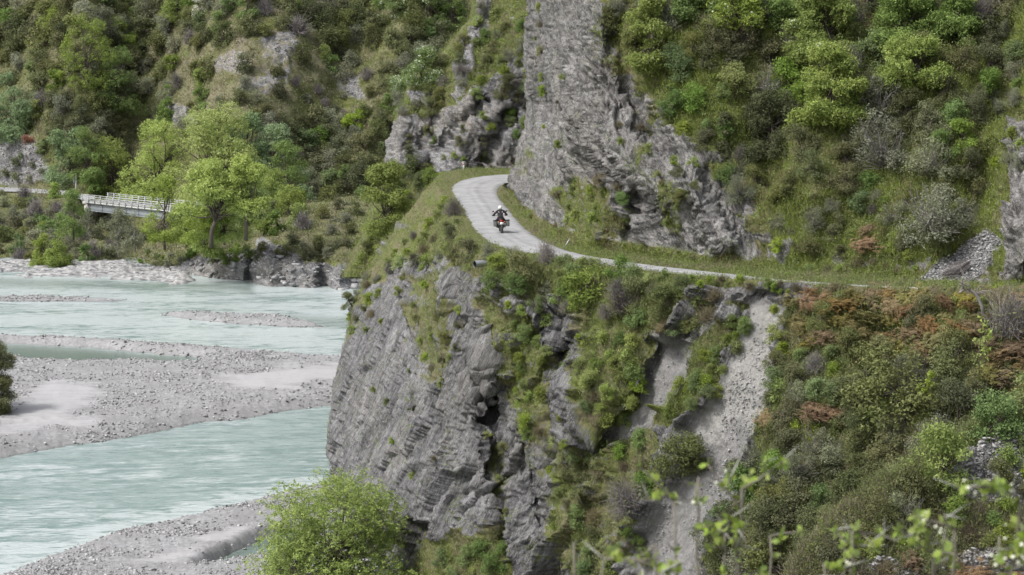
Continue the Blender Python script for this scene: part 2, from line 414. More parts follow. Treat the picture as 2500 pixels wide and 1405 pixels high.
RZ = 21.65                                  # bench level; road at +0.08
def k_down(dB, y, k, zB=RZ):
    t = ((y - HOR) * dB - F * (CZ - zB)) / (F + (y - HOR) / k); return dB - t / k
def k_up(dB, y, k, zB=RZ):
    r = (F * (CZ - zB) - (y - HOR) * dB) / (F + (y - HOR) / k); return dB + r / k

# ---- lower cliff and bench
T = np.array([0, .02, .07, .15, .25, .35, .45, .55, .65, .76, .88, 1])
cols = []
def man(inner, br, xs, ys, ds):
    c = [PZ(*inner, RZ), PZ(*br, RZ)] + [P(x, y, d) for x, y, d in zip(xs, ys, ds)]; cols.append(c)
man((1400, 432), (1400, 415), [1380, 1360, 1340, 1300, 1260, 1220, 1200, 1180, 1160, 1150, 1150], [440, 500, 580, 650, 740, 830, 920, 1010, 1100, 1200, 1330], [240, 245, 250, 252, 250, 250, 245, 240, 235, 230, 225])
man((1250, 436), (1200, 412), [1190, 1170, 1120, 1080, 1050, 1030, 1020, 1010, 1000, 990, 990], [430, 490, 560, 630, 720, 810, 900, 990, 1080, 1190, 1320], [238, 240, 240, 238, 236, 234, 230, 226, 222, 218, 214])
man((1232, 445), (1115, 415), [1105, 1080, 1020, 960, 920, 895, 880, 865, 850, 850, 850], [435, 490, 560, 630, 715, 805, 895, 985, 1075, 1185, 1320], [231, 230, 226, 222, 219, 216, 213, 210, 207, 204, 201])
man((1228, 455), (1060, 438), [1045, 1003, 952, 910, 872, 855, 843, 826, 815, 816, 820], [465, 520, 590, 660, 740, 830, 920, 1010, 1100, 1200, 1340], [212, 208, 205, 201, 197, 194, 190, 186, 182, 178, 172])
man((1245, 475), (1085, 488), [1080, 1050, 1008, 970, 935, 910, 892, 878, 865, 865, 868], [515, 570, 650, 735, 820, 905, 990, 1080, 1170, 1280, 1420], [186, 183, 181, 179, 177, 175, 173, 171, 169, 166, 162])
def form(inner, br, xb, k, yb=1680):
    B = PZ(*br, RZ); y = br[1] + T[1:] * (yb - br[1]); x = br[0] + (xb - br[0]) * T[1:] ** 0.7
    cols.append([PZ(*inner, RZ), B] + [P(a, b, k_down(B[1], b, k)) for a, b in zip(x, y)])
form((1275, 510), (1120, 562), 985, 1.5)
form((1305, 540), (1180, 603), 1110, 2.0)
form((1345, 572), (1250, 622), 1225, 2.5)
form((1420, 602), (1350, 636), 1340, 2.8)
form((1500, 617), (1450, 652), 1450, 2.6)
form((1620, 632), (1600, 674), 1600, 2.1)
form((1750, 646), (1750, 689), 1750, 1.6)
form((1900, 657), (1900, 703), 1900, 1.3)
form((2100, 672), (2100, 716), 2100, 1.15)
form((2300, 688), (2300, 728), 2300, 1.05)
form((2680, 706), (2680, 742), 2680, 1.0)
lower_net = np.swapaxes(np.array(cols), 0, 1)

CREV = [(1125, 640), (1135, 720), (1150, 830), (1165, 910), (1200, 985), (1225, 1060), (1235, 1160), (1240, 1280), (1262, 1400), (1270, 1600)]
CREV2 = [(1185, 1020), (1205, 1120), (1215, 1230), (1215, 1330)]
CH_A = [(1640, 830), (1600, 930), (1530, 1050), (1450, 1200)]
CH_B = [(1870, 760), (1850, 850), (1800, 960), (1760, 1080), (1720, 1200), (1650, 1320), (1600, 1500)]
CH_C = [(1870, 1000), (1820, 1130), (1770, 1230), (1690, 1400)]
RIDGES = [([(1060, 600), (1000, 760), (975, 850), (985, 950)], 45, 2.2), ([(985, 950), (1020, 1070), (1060, 1180), (1100, 1330)], 30, 1.3), ([(1290, 700), (1310, 900), (1330, 1100)], 50, 1.5),
          ([(1180, 850), (1205, 960)], 22, 1.6), ([(1250, 1050), (1280, 1250), (1290, 1400)], 28, 1.6),
          ([(1440, 950), (1420, 1150), (1400, 1350)], 45, 1.5), ([(1480, 700), (1500, 850), (1480, 1000)], 60, 1.8), ([(1640, 1060), (1600, 1180), (1560, 1300)], 60, 0.1), ([(905, 850), (890, 1000), (900, 1150)], 22, 1.2)]
def lower_relief(px, py, uu, vv):
    w = sstep(1.05, 1.9, vv)
    r = np.zeros_like(px)
    nz = fbm(np.stack([px.ravel() / 60, py.ravel() / 90, 0 * px.ravel()], -1), 3).reshape(px.shape) * 12
    for poly, wd, dp in ((CREV, 30, 2.6), (CREV2, 20, 1.4), (CH_A, 80, 0.9), (CH_B, 90, 0.5), (CH_C, 60, 0.3), ([(1010, 760), (1040, 900), (1030, 1010)], 24, 1.3), ([(1385, 760), (1370, 960), (1360, 1150)], 24, 1.4)):
        d_ = seg_dist(px + nz, py, poly); r += dp * (1 - sstep(0.25 * wd, wd, d_))
    for poly, wd, dp in RIDGES:
        d_ = seg_dist(px + nz, py, poly); r -= 0.7 * dp * np.exp(-(d_ / wd) ** 2)
    # slip headwall under the road, ledge of rubble at the foot of the slip tongue
    r += 0.15 * (1 - sstep(12, 45, seg_dist(px, py, [(1720, 740), (1850, 735), (1940, 730)])))
    return r * w
LW_VEG = [([(1040, 440), (1110, 405), (1300, 405), (2000, 690), (2010, 735), (1700, 775), (1560, 850), (1440, 770), (1300, 730), (1200, 690), (1120, 660), (1000, 640), (930, 690), (880, 760), (840, 760), (900, 640)], 0.82, 25),
          ([(1000, 700), (1110, 640), (1130, 800), (1110, 900), (1060, 940), (1010, 860)], 0.62, 22),
          ([(1180, 720), (1240, 700), (1340, 820), (1350, 960), (1340, 1080), (1290, 1090), (1240, 960), (1220, 850)], 0.66, 18),
          ([(1420, 740), (1600, 700), (1590, 850), (1560, 950), (1500, 1060), (1450, 1040), (1430, 900)], 0.72, 22),
          ([(1835, 775), (1770, 890), (1760, 950), (1650, 1040), (1590, 1030), (1700, 900), (1700, 850), (1800, 780)], 1.0, 10),
          ([(1390, 1080), (1600, 1060), (1640, 1180), (1600, 1260), (1560, 1330), (1550, 1420), (1400, 1420), (1360, 1300)], 0.66, 22),
          ([(1340, 1000), (1390, 1000), (1380, 1180), (1340, 1180)], 0.55, 14),
          ([(1900, 700), (2800, 700), (2800, 1800), (1800, 1800), (1740, 1420), (1820, 1180), (1870, 1020), (1900, 900)], 0.85, 14),
          ([(1050, 1320), (1240, 1300), (1260, 1450), (1000, 1450)], 0.9, 20),
          ([(1190, 1080), (1225, 1080), (1235, 1300), (1195, 1300)], 0.5, 8),
          ([(840, 760), (880, 740), (900, 800), (850, 840)], 0.5, 8)]
LW_SCREE = [([(1590, 835), (1700, 845), (1690, 930), (1620, 1010), (1500, 1100), (1430, 1180), (1470, 1050), (1560, 920)], 1.0, 8),
            ([(1840, 730), (1935, 745), (1900, 860), (1885, 1000), (1840, 1100), (1825, 1160), (1760, 1270), (1710, 1450), (1560, 1450), (1560, 1330), (1640, 1200), (1700, 1120), (1670, 1060), (1740, 985), (1790, 890), (1830, 800)], 1.0, 8)]
def lower_mask(px, py, uu, vv, W_, N):
    nz = fbm(np.stack([px.ravel() / 45, py.ravel() / 45, 0 * px.ravel() + 3], -1), 4).reshape(px.shape)
    veg = paint(px, py, np.full(px.shape, 0.16), LW_VEG, nz)
    veg = veg + 0.16 * nz
    sc = paint(px, py, np.zeros(px.shape), LW_SCREE, nz)
    veg = np.where((px > 1560) & (px < 1960) & (py > 730), veg * (1 - sc), veg)
    veg = np.where((px > 1700) & (px < 1985) & (py > 702) & (py < 745) & (vv > 1.0), 0.15, veg)
    veg = np.where(vv < 1.0, 0.9, veg)
    brn = 0.30 + 0.35 * nz + 0.35 * sstep(1880, 1960, px) * sstep(1000, 850, py)
    slipb = sstep(-12, 12, sdist(px, py, [(1830, 750), (1910, 760), (1895, 860), (1885, 1000), (1850, 1060), (1810, 1010), (1760, 1090), (1660, 1060), (1740, 975), (1800, 870)]) + nz * 12)
    brn = np.where(sc > 0.3, np.clip(0.12 + 0.88 * slipb, 0, 1), brn)
    return np.stack([np.clip(veg, 0, 1), np.clip(sc, 0, 1), np.clip(brn, 0, 1)], -1)
STR1 = (0.9, 0.0, -0.43)
def slabs(p, nrm, f, s=0):
    """overlapping slate slabs: a saw-tooth across the bedding, every bed its own height, broken along the bed by joints"""
    nrm = np.array(nrm, float); nrm /= np.linalg.norm(nrm); t = (p @ nrm) * f; i = np.floor(t); fr = t - i
    hsh = PERM[(i.astype(int) + s) & 255] / 255.0
    al = np.cross(nrm, [0, 1, 0]); al /= np.linalg.norm(al); j = (p @ al) * f * 0.17 + hsh * 7.3 + 0.35 * perlin(p * f * 0.7 + s); ji = np.floor(j)
    h2 = PERM[(PERM[(i.astype(int) + s) & 255] + ji.astype(int)) & 255] / 255.0
    return (fr - 0.5) * (0.6 + 1.0 * hsh) + (h2 - 0.5) * 0.2 + (hsh - 0.5) * 0.35
def rock_disp(p, nrm, along, amp):
    w = np.stack([fbm(p * 0.16, 3), fbm(p * 0.16 + 40, 3), fbm(p * 0.16 + 80, 3)], -1)
    p0 = p * np.array([1, 0.5, 1]); q = p0 + 0.9 * w; q1 = q + 0.10 * np.stack([fbm(p * 1.3, 3), 0 * p[:, 0], fbm(p * 1.3 + 9, 3)], -1)
    a = 0.70 * slabs(q + 0.8 * w, nrm, 0.15, 5) * amp + 0.36 * slabs(q1, nrm, 0.42) + 0.24 * slabs(q1, nrm, 1.05, 31) + 0.11 * slabs(q1, nrm, 2.3, 77) * (0.4 + 0.6 * (fbm(p * 0.3 + 11, 2) > 0))
    if amp < 1.1: a = a + 0.16 * slabs(q1, np.array(nrm) * np.array([1, 1, -1.0]), 0.7, 55) * sstep(0, .3, fbm(p * 0.2 + 3, 2))
    b = fbm(q * 0.13 + 5, 4, 0.55) * 0.5 + 0.16 * ridged(p * np.array([.9, .5, .35]) + 7, 4, 0.6)
    h2, c2 = facets(q * 1.7 + 31, 7); h3, c3 = facets(q * 4.4 + 11, 3)
    if 1.12 < amp < 1.3:                        # long steep flutes that follow the bedding
        al = np.array([-nrm[2], 0, nrm[0]]); fr = np.stack([q1 @ np.array(nrm), q1 @ al * 0.13, q1[:, 1] * 0.3], -1)
        a = a * 0.85 + 0.30 * ridged(fr * 0.55, 5, 0.62) + 0.07 * ridged(fr * 3.1 + 5, 3, 0.6); h2 = h2 * 0.45; h3 = h3 * 0.6
    return (a + b + h2 * 0.20 + h3 * 0.11 + 0.06 * fbm(p * 6, 4, 0.75)) * amp
def lower_disp(p, px, py, uu, vv, mk):
    w = sstep(1.1, 2.4, vv)
    rock = rock_disp(p, STR1, 0.36, 1.15)
    soft = 0.45 * fbm(p * 0.35, 5, 0.55)
    s = 0.25 * fbm(p * 0.5, 3) + 0.05 * ridged(p * np.array([1.6, .5, .35]), 4) + 0.05 * fbm(p * 4, 4, 0.7)
    vg = sstep(0.4, 0.8, mk[:, 0]); sc = mk[:, 1]
    h = rock * (1 - 0.55 * vg) + soft * vg
    h = h * (1 - sc) + s * sc
    berm = sstep(1500, 2050, px) * np.exp(-((vv - 1.02) / 0.22) ** 2) * (0.50 + 0.25 * fbm(p * 0.5, 3) + 0.3 * sstep(2230, 2300, px))
    return h * w + 0.03 * fbm(p * 2.2, 3) * (1 - w) + berm
sheet('lower_cliff', lower_net, 3.0, 3.1, lower_relief, lower_disp, lower_mask, M['lower'])

# ---- upper cliff and the slope right of it
cols = []
YU = [None, 0, .06, .15, .27, .4, .53, .67, .83, 1]
def upman(base, xs, ys, ds):
    xs = [x_ + j_ for x_, j_ in zip(xs, (0, 2, -3, 4, -5, 5, -4, 3))]; ds = [d_ + j_ for d_, j_ in zip(ds, (0, .5, -1, 1, -.8, .8, -.6, 0))]
    B = PZ(*base, RZ); cols.append([B - [0, 0, 1.2], B] + [P(x, y, d) for x, y, d in zip(xs, ys, ds)])
def upf(base, xt, k, yt=-170):
    B = PZ(*base, RZ); y = [base[1] + (yt - base[1]) * t for t in YU[2:]]; x = [base[0] + (xt - base[0]) * t for t in YU[2:]]
    cols.append([B - [0, 0, 1.2], B] + [P(a, b, k_up(B[1], b, k)) for a, b in zip(x, y)])
upman((1440, 425), [1440, 1440, 1440, 1450, 1450, 1450, 1450, 1450], [400, 350, 290, 220, 140, 50, -60, -170], [245, 246, 247, 248, 250, 252, 254, 256])
upman((1290, 448), [1285, 1285, 1310, 1320, 1320, 1315, 1310, 1305], [400, 350, 290, 220, 140, 50, -60, -170], [216, 217, 218, 219, 220, 221, 222, 223])
upman((1250, 466), [1250, 1256, 1287, 1291, 1290, 1287, 1281, 1276], [430, 390, 335, 255, 160, 60, -50, -170], [200, 200, 199, 199, 199, 200, 201, 203])
upman((1268, 498), [1268, 1280, 1305, 1315, 1315, 1312, 1306, 1302], [455, 400, 330, 250, 155, 55, -55, -170], [184, 185, 187, 188, 189, 190, 192, 194])
upman((1300, 540), [1305, 1320, 1345, 1355, 1355, 1350, 1345, 1340], [490, 425, 345, 255, 155, 50, -55, -170], [168, 169, 172, 174, 176, 178, 181, 184])
upf((1345, 572), 1400, 3.0)
upf((1420, 602), 1450, 3.0)
upf((1520, 618), 1530, 2.6)
upf((1640, 634), 1640, 2.0)
upf((1760, 646), 1760, 1.5)
upf((1900, 657), 1900, 1.15)
upf((2100, 672), 2100, 0.95)
upf((2300, 688), 2300, 0.9)
upf((2480, 697), 2480, 0.95)
upf((2700, 706), 2700, 1.0)
upper_net = np.swapaxes(np.array(cols), 0, 1)
def upper_relief(px, py, uu, vv):
    w = sstep(1.0, 2.2, vv); r = np.zeros_like(px)
    nz = fbm(np.stack([px.ravel() / 70, py.ravel() / 90, 0 * px.ravel() + 8], -1), 3).reshape(px.shape) * 14
    for poly, wd, dp in (([(1500, 60), (1560, 250), (1570, 330)], 40, 1.4), ([(1740, 420), (1800, 540), (1880, 640)], 45, 0.7), ([(1410, 400), (1400, 500), (1420, 590)], 40, 1.2), ([(1550, 490), (1540, 560), (1530, 610)], 28, 1.2)):
        r += dp * (1 - sstep(0.2 * wd, wd, seg_dist(px + nz, py, poly)))
    for poly, wd, dp in (([(1960, 100), (1900, 300), (1850, 420)], 60, 1.6), ([(2440, 100), (2420, 300), (2380, 480), (2330, 640)], 55, 2.0)):
        r += dp * np.exp(-(seg_dist(px + nz * 2, py, poly) / wd) ** 2)
    for poly, wd, dp in (([(1330, 0), (1340, 200), (1330, 400)], 45, 1.2), ([(1430, 40), (1430, 200), (1480, 350), (1600, 470)], 55, 2.0), ([(1680, 440), (1760, 600)], 40, 1.8), ([(2050, 0), (2060, 200), (2000, 420)], 90, 1.8),
                         ([(2560, 200), (2540, 400), (2510, 560), (2490, 670)], 34, 3.2), ([(1480, 480), (1460, 590)], 30, 0.9)):
        r -= dp * np.exp(-(seg_dist(px + nz * 0.6, py, poly) / wd) ** 2)
    return r * w
UP_VEG = [([(1490, -200), (1480, 60), (1510, 170), (1560, 230), (1640, 300), (1700, 360), (1760, 430), (1830, 480), (1840, 560), (1930, 640), (2700, 720), (2800, -200)], 0.85, 44),
          ([(1340, 460), (1420, 430), (1500, 470), (1530, 540), (1500, 600), (1430, 600), (1380, 540)], 0.62, 12),
          ([(1380, -200), (1480, -200), (1490, -20), (1420, -10)], 0.7, 10),
          ([(1530, 350), (1590, 370), (1560, 420)], 0.6, 8), ([(1470, 110), (1530, 130), (1500, 180)], 0.5, 8),
          ([(1600, 440), (1650, 430), (1670, 520), (1640, 580), (1600, 540)], 0.55, 10),
          ([(1245, 452), (1330, 540), (1420, 580), (1640, 610), (1900, 640), (2300, 660), (2300, 740), (1400, 640), (1240, 520)], 0.9, 8),
          ([(1255, 380), (1300, 330), (1300, 420), (1260, 440)], 0.45, 8),
          ([(2478, 300), (2800, 250), (2800, 680), (2440, 680), (2455, 560)], 0.08, 8)]
UP_SCREE = [([(2215, 702), (2320, 625), (2410, 555), (2445, 590), (2400, 670), (2330, 718)], 1.0, 6)]
def upper_mask(px, py, uu, vv, W_, N):
    nz = fbm(np.stack([px.ravel() / 45, py.ravel() / 45, 0 * px.ravel() + 5], -1), 4).reshape(px.shape)
    veg = paint(px, py, np.full(px.shape, 0.08), UP_VEG, nz) + 0.13 * nz
    sc = paint(px, py, np.zeros(px.shape), UP_SCREE, nz); veg = veg * (1 - sc)
    nb = fbm(np.stack([px.ravel() / 160, py.ravel() / 120, 0 * px.ravel() + 2], -1), 3).reshape(px.shape)
    brn = 0.22 + 0.5 * nb + 0.12 * nz
    return np.stack([np.clip(veg, 0, 1), np.clip(sc, 0, 1), np.clip(brn, 0, 1)], -1)
STR2 = (0.84, 0.0, 0.50)
def upper_disp(p, px, py, uu, vv, mk):
    w = sstep(0.9, 1.9, vv)
    rock = rock_disp(p + 40, STR2, 0.5, 1.09); soft = 0.5 * fbm(p * 0.3, 5, 0.55)
    vg = sstep(0.4, 0.8, mk[:, 0]); sc = mk[:, 1]
    h = rock * (1 - 0.6 * vg) + soft * vg
    return (h * (1 - sc) + 0.12 * fbm(p * 2.5, 4, 0.7) * sc) * w * (1 - 0.6 * sstep(480, 420, py) * sstep(1330, 1280, px) * sstep(3.2, 2.2, vv))
sheet('upper_cliff', upper_net, 3.3, 3.4, upper_relief, upper_disp, upper_mask, M['upper'])

# ---- spur behind the bend
SL = [(680, 842), (600, 870), (520, 905), (440, 935), (380, 945), (330, 952), (280, 965), (200, 1003), (130, 1078), (50, 1148), (-60, 1160), (-160, 1166)]
rows = []
for y, xl in SL:
    row = []
    for off, dk in ((60, 45), (8, 16), (0, 6), (14, 1), (50, 0), (110, -3), (190, -6), (290, -6), (480, -2)):
        x = xl + off
        dB = 250 + dk; d = k_up(dB, y, 1.7, 18.0) if y < 480 else dB - (y - 480) * 0.02
        row.append(P(x if dk < 40 else xl + 60, y, d))
    rows.append(row)
def spur_relief(px, py, uu, vv):
    r = np.zeros_like(px)
    nz = fbm(np.stack([px.ravel() / 40, py.ravel() / 60, 0 * px.ravel() + 4], -1), 3).reshape(px.shape) * 10
    for poly, wd, dp in (([(1180, 250), (1110, 330), (1050, 400)], 30, 1.3), ([(1250, 280), (1200, 350), (1180, 410)], 28, 1.3), ([(1080, 250), (1040, 350), (1030, 420)], 24, 1.2)):
        r += dp * (1 - sstep(0.2 * wd, wd, seg_dist(px + nz, py, poly)))
    for poly, wd, dp in (([(985, 310), (975, 390)], 34, 2.0), ([(1130, 280), (1120, 400)], 24, 1.2), ([(1160, 30), (1140, 150), (1130, 240)], 24, 1.2)):
        r -= dp * np.exp(-(seg_dist(px + nz * 0.5, py, poly) / wd) ** 2)
    return r
def spur_mask(px, py, uu, vv, W_, N):
    nz = fbm(np.stack([px.ravel() / 30, py.ravel() / 30, 0 * px.ravel() + 9], -1), 4).reshape(px.shape)
    veg = paint(px, py, np.full(px.shape, 0.72), [([(940, 300), (1050, 290), (1060, 400), (935, 410)], 0.05, 5), ([(945, 310), (1010, 300), (1060, 285), (1130, 250), (1200, 190), (1290, 140), (1300, 440), (1060, 420), (1050, 370), (1000, 390), (940, 400)], 0.15, 10),
          ([(1110, 160), (1170, 30), (1190, 40), (1140, 200), (1120, 260)], 0.15, 8), ([(1000, 225), (1060, 230), (1060, 260), (1010, 255)], 0.1, 6), ([(1170, 0), (1200, 0), (1190, 90), (1160, 80)], 0.2, 6)], nz) + 0.12 * nz
    return np.stack([np.clip(veg, 0, 1), 0 * px, np.clip(0.25 + 0.4 * nz, 0, 1)], -1)
STR3 = (0.30, 0.05, 0.95)
def spur_disp(p, px, py, uu, vv, mk):
    vg = sstep(0.4, 0.8, mk[:, 0])
    q = p * np.array([0.5, 0.6, 1.4]); f1, f2, cv = cells(q * 0.7)
    return rock_disp(p + 90, STR3, 1.8, 1.1) * (1 - 0.7 * vg) + 0.6 * fbm(p * 0.25, 5) * vg
sheet('spur', rows, 3.6, 3.6, spur_relief, spur_disp, spur_mask, M['spur'])

# ---- far hillside with the terrace that carries the far road
XC = [-260, 0, 130, 220, 330, 450, 560, 700, 850, 1000, 1250]
far_rows = [
  [(668,), (668,), (664,), (668,), (676,), (696,), (704,), (722,), (728,), (728,), (728,)],
]
def zof(y, d): return CZ - (y - HOR) / F * d
SPEC = {  # column x -> list of (y, d) from the water up to the back of the terrace
 0: [(672, None), (640, 376), (600, 388), (545, 402), (492, 418), (470, 431), (454, 452)],
 1: [(672, None), (640, 376), (600, 388), (545, 402), (492, 418), (470, 431), (454, 452)],
 2: [(668, None), (640, 374), (600, 386), (545, 398), (495, 412), (476, 420), (462, 438)],
 3: [(668, None), (645, 370), (615, 380), (580, 392), (545, 404), (492, 412), (478, 426)],
 4: [(676, None), (650, 364), (630, 372), (600, 384), (570, 398), (530, 414), (505, 432)],
 5: [(696, None), (660, 354), (625, 362), (590, 374), (560, 386), (520, 398), (500, 414)],
 6: [(704, None), (650, 344), (610, 352), (575, 362), (540, 372), (518, 382), (502, 398)],
 7: [(722, None), (655, 336), (610, 342), (560, 352), (525, 366), (505, 382), (492, 402)],
 8: [(728, None), (660, 333), (600, 340), (550, 352), (505, 370), (490, 388), (480, 408)],
 9: [(728, None), (660, 333), (600, 340), (550, 352), (505, 370), (490, 388), (480, 408)],
 10: [(728, None), (660, 333), (600, 340), (550, 352), (505, 370), (490, 388), (480, 408)]}
cols = []
for c, x in enumerate(XC):
    L = []
    for y, d in SPEC[c]:
        L.append(PZ(x, y, -1.2) if d is None else P(x, y, d))
    B = L[-1]; yb = SPEC[c][-1][0]
    for t in (.08, .2, .35, .5, .65, .82, 1):
        y = yb + (-190 - yb) * t; L.append(P(x, y, k_up(B[1], y, 0.72, B[2])))
    cols.append(L)
far_net = np.swapaxes(np.array(cols), 0, 1)
def far_relief(px, py, uu, vv):
    r = np.zeros_like(px)
    nz = fbm(np.stack([px.ravel() / 70, py.ravel() / 70, 0 * px.ravel() + 14], -1), 3).reshape(px.shape) * 14
    r += 7 * (1 - sstep(10, 60, seg_dist(px, py, [(330, 640), (345, 560), (360, 480)])))
    for poly, wd, dp in (([(560, -100), (450, 100), (370, 300)], 60, 4), ([(900, 0), (860, 150), (800, 330), (740, 430)], 60, 2.5)):
        r += dp * np.exp(-(seg_dist(px + nz * 2, py, poly) / wd) ** 2)
    for poly, wd, dp in (([(620, 640), (600, 700)], 14, 2), ([(790, 620), (780, 720)], 22, 3)):
        r += dp * (1 - sstep(0.2 * wd, wd, seg_dist(px + nz, py, poly)))
    for poly, wd, dp in (([(720, -100), (700, 100), (620, 300)], 100, 5), ([(250, -100), (180, 150), (60, 350)], 90, 7), ([(1000, 0), (940, 200), (880, 420)], 60, 7), ([(640, 610), (660, 720)], 26, 2.6), ([(830, 640), (830, 720)], 24, 2)):
        r -= dp * np.exp(-(seg_dist(px + nz, py, poly) / wd) ** 2)
    return r
FAR_VEG = [([(600, 80), (720, 75), (740, 110), (690, 200), (640, 130)], 0.42, 22), ([(520, 140), (600, 135), (600, 175), (530, 180)], 0.36, 14), ([(790, 150), (880, 190), (900, 240), (840, 230)], 0.33, 14), ([(560, 215), (690, 150), (720, 190), (640, 240)], 0.46, 16),
           ([(-200, 310), (60, 330), (110, 390), (140, 440), (60, 450), (-200, 445)], 0.22, 16), ([(400, 250), (470, 260), (480, 310), (410, 310)], 0.36, 14),
           ([(440, 640), (520, 625), (610, 615), (640, 590), (680, 600), (760, 640), (860, 650), (1000, 650), (1000, 740), (400, 720)], 0.12, 12),
           ([(-200, 640), (200, 640), (420, 655), (440, 720), (-200, 700)], 0.05, 6)]
def far_mask(px, py, uu, vv, W_, N):
    nz = fbm(np.stack([px.ravel() / 36, py.ravel() / 36, 0 * px.ravel() + 6], -1), 4).reshape(px.shape)
    veg = paint(px, py, np.full(px.shape, 0.82), FAR_VEG, nz) + 0.12 * nz
    brn = paint(px, py, np.full(px.shape, 0.3), [([(380, 60), (700, 60), (900, 180), (900, 330), (760, 340), (640, 300), (500, 330), (400, 300)], 0.62, 30),
                ([(690, 200), (800, 190), (880, 240), (850, 300), (740, 290)], 0.12, 18), ([(290, 585), (480, 575), (520, 620), (330, 640)], 0.45, 16), ([(650, 500), (900, 480), (880, 620), (700, 610)], 0.45, 20)], nz) + 0.25 * nz
    return np.stack([np.clip(veg, 0, 1), 0 * px, np.clip(brn, 0, 1)], -1)
def far_disp(p, px, py, uu, vv, mk):
    vg = sstep(0.35, 0.7, mk[:, 0]); flat = sstep(4.6, 5.2, vv) * (1 - sstep(6.0, 6.4, vv))
    f1, f2, cv = cells(p * np.array([0.4, 0.5, 1.1]) * 0.8)
    rock = rock_disp(p * 0.9, (-0.32, 0.1, 0.94), 1, 1.05)
    return (rock * (1 - vg) * sstep(0, 0.6, vv + 0.2) + 0.7 * fbm(p * 0.16, 5, 0.55) * vg) * (1 - 0.85 * flat)
sheet('far_hillside', far_net, 4.2, 4.0, far_relief, far_disp, far_mask, M['far'])

# ---- nearer slope in the lower right corner
NS = [(940, 2700), (985, 2500), (1045, 2360), (1110, 2240), (1180, 2140), (1260, 2040), (1340, 1975), (1430, 1930), (1600, 1900)]
rows = []
sil = NS[::-1]
cols = []
for (y0, x0), dB in zip(sil, (62, 62, 62, 63, 64, 65, 66, 67, 68)):
    L = [P(x0 - 4, y0 + 60, dB + 14), P(x0, y0 + 6, dB + 5)]
    for t in (0, .06, .15, .3, .5, .75, 1):
        y = y0 + t * (1800 - y0); zB = CZ - (y0 - HOR) / F * dB
        L.append(P(x0 + 60 * t, y, k_down(dB, y, 0.75, zB)))
    cols.append(L)
near_net = np.swapaxes(np.array(cols), 0, 1)
def near_mask(px, py, uu, vv, W_, N):
    nz = fbm(np.stack([px.ravel() / 35, py.ravel() / 25, 0 * px.ravel() + 12], -1), 4).reshape(px.shape)
    veg = paint(px, py, np.full(px.shape, 0.75), [([(2290, 1180), (2370, 1100), (2500, 1060), (2600, 1060), (2600, 1230), (2480, 1240), (2380, 1220), (2300, 1210)], 0.14, 14),
                                                  ([(2110, 1370), (2260, 1385), (2420, 1330), (2600, 1270), (2600, 1500), (2100, 1500)], 0.36, 14)], nz) + 0.15 * nz
    brn = paint(px, py, np.full(px.shape, 0.45), [([(2080, 1300), (2500, 1290), (2500, 1420), (2060, 1420)], 0.8, 20)], nz) + 0.3 * nz
    return np.stack([np.clip(veg, 0, 1), 0 * px, np.clip(brn, 0, 1)], -1)
def near_disp(p, px, py, uu, vv, mk):
    vg = sstep(0.4, 0.8, mk[:, 0])
    f1, f2, cv = cells(p * np.array([1.0, 1.0, 3.2]) * 1.3)
    return rock_disp(p * 2.2, (-0.2, 0.2, 0.95), 1, 0.45) * (1 - vg) + 0.25 * fbm(p * 0.7, 5) * vg
sheet('near_slope', near_net, 3.6, 3.8, None, near_disp, near_mask, M['near'])

# ---- knoll the photographer stands on (below the frame)
g = np.linspace(-7, 7, 40); X, Y = np.meshgrid(g, np.linspace(-5, 9, 40))
Zk = 32.3 - 0.012 * (X ** 2) - 0.02 * np.maximum(Y, 0) ** 2 - sstep(6, 9, Y) * 3 + 0.08 * fbm(np.stack([X.ravel(), Y.ravel(), 0 * X.ravel()], -1), 3).reshape(X.shape)
idx = np.arange(1600).reshape(40, 40)
me = mesh_np('knoll', np.stack([X, Y, Zk], -1), [np.stack([idx[:-1, :-1], idx[:-1, 1:], idx[1:, 1:], idx[1:, :-1]], -1).reshape(-1, 4)], [M['near']], {'mask': np.tile([[0.9, 0, 0.5]], (1600, 1))})
tag(link('knoll', me), kind='structure')

# ------------------------------------------------------------------ river, gravel bars
BAR_A = [(-260, 812), (20, 822), (150, 826), (300, 835), (400, 842), (550, 853), (700, 866), (823, 874), (960, 885), (960, 965), (815, 992), (700, 1005), (600, 1023), (500, 1032), (380, 1056), (270, 1075), (130, 1096), (0, 1120), (-260, 1160)]
POOL_A = [(-260, 834), (20, 838), (110, 842), (250, 852), (340, 862), (520, 876), (480, 896), (330, 894), (200, 894), (60, 888), (20, 878), (-260, 874)]
BAR_B = [(380, 768), (450, 765), (560, 768), (680, 773), (740, 785), (800, 800), (700, 800), (560, 792), (460, 781)]
BAR_C = [(-260, 722), (100, 724), (250, 730), (350, 735), (250, 738), (50, 739), (-260, 738)]
BAR_D = [(-300, 1500), (10, 1407), (150, 1352), (300, 1302), (450, 1264), (560, 1242), (640, 1220), (800, 1182), (950, 1150), (1300, 1150), (1500, 1900), (-300, 1900)]
POOL_D = [(470, 1398), (560, 1352), (640, 1317), (720, 1296), (790, 1310), (700, 1360), (600, 1382)]
BAR_E = [(-260, 636), (60, 632), (180, 628), (250, 630), (340, 638), (440, 652), (470, 684), (450, 697), (350, 689), (250, 686), (150, 682), (60, 684), (20, 676), (-260, 680)]
BAR_F = [(600, 690), (640, 700), (720, 712), (800, 716), (1000, 712), (1000, 640), (600, 640)]
ys = np.concatenate([np.arange(622, 900, 2.6), np.arange(900, 1800, 4.2)]); xs = np.arange(-260, 1320, 4.2)
PX, PY = np.meshgrid(xs, ys); G = PZ(PX, PY, 0.0)
p = G.reshape(-1, 3)
nzb = fbm(p * np.array([0.12, 0.12, 1]), 5, 0.6).reshape(PX.shape)
asp = 3.0
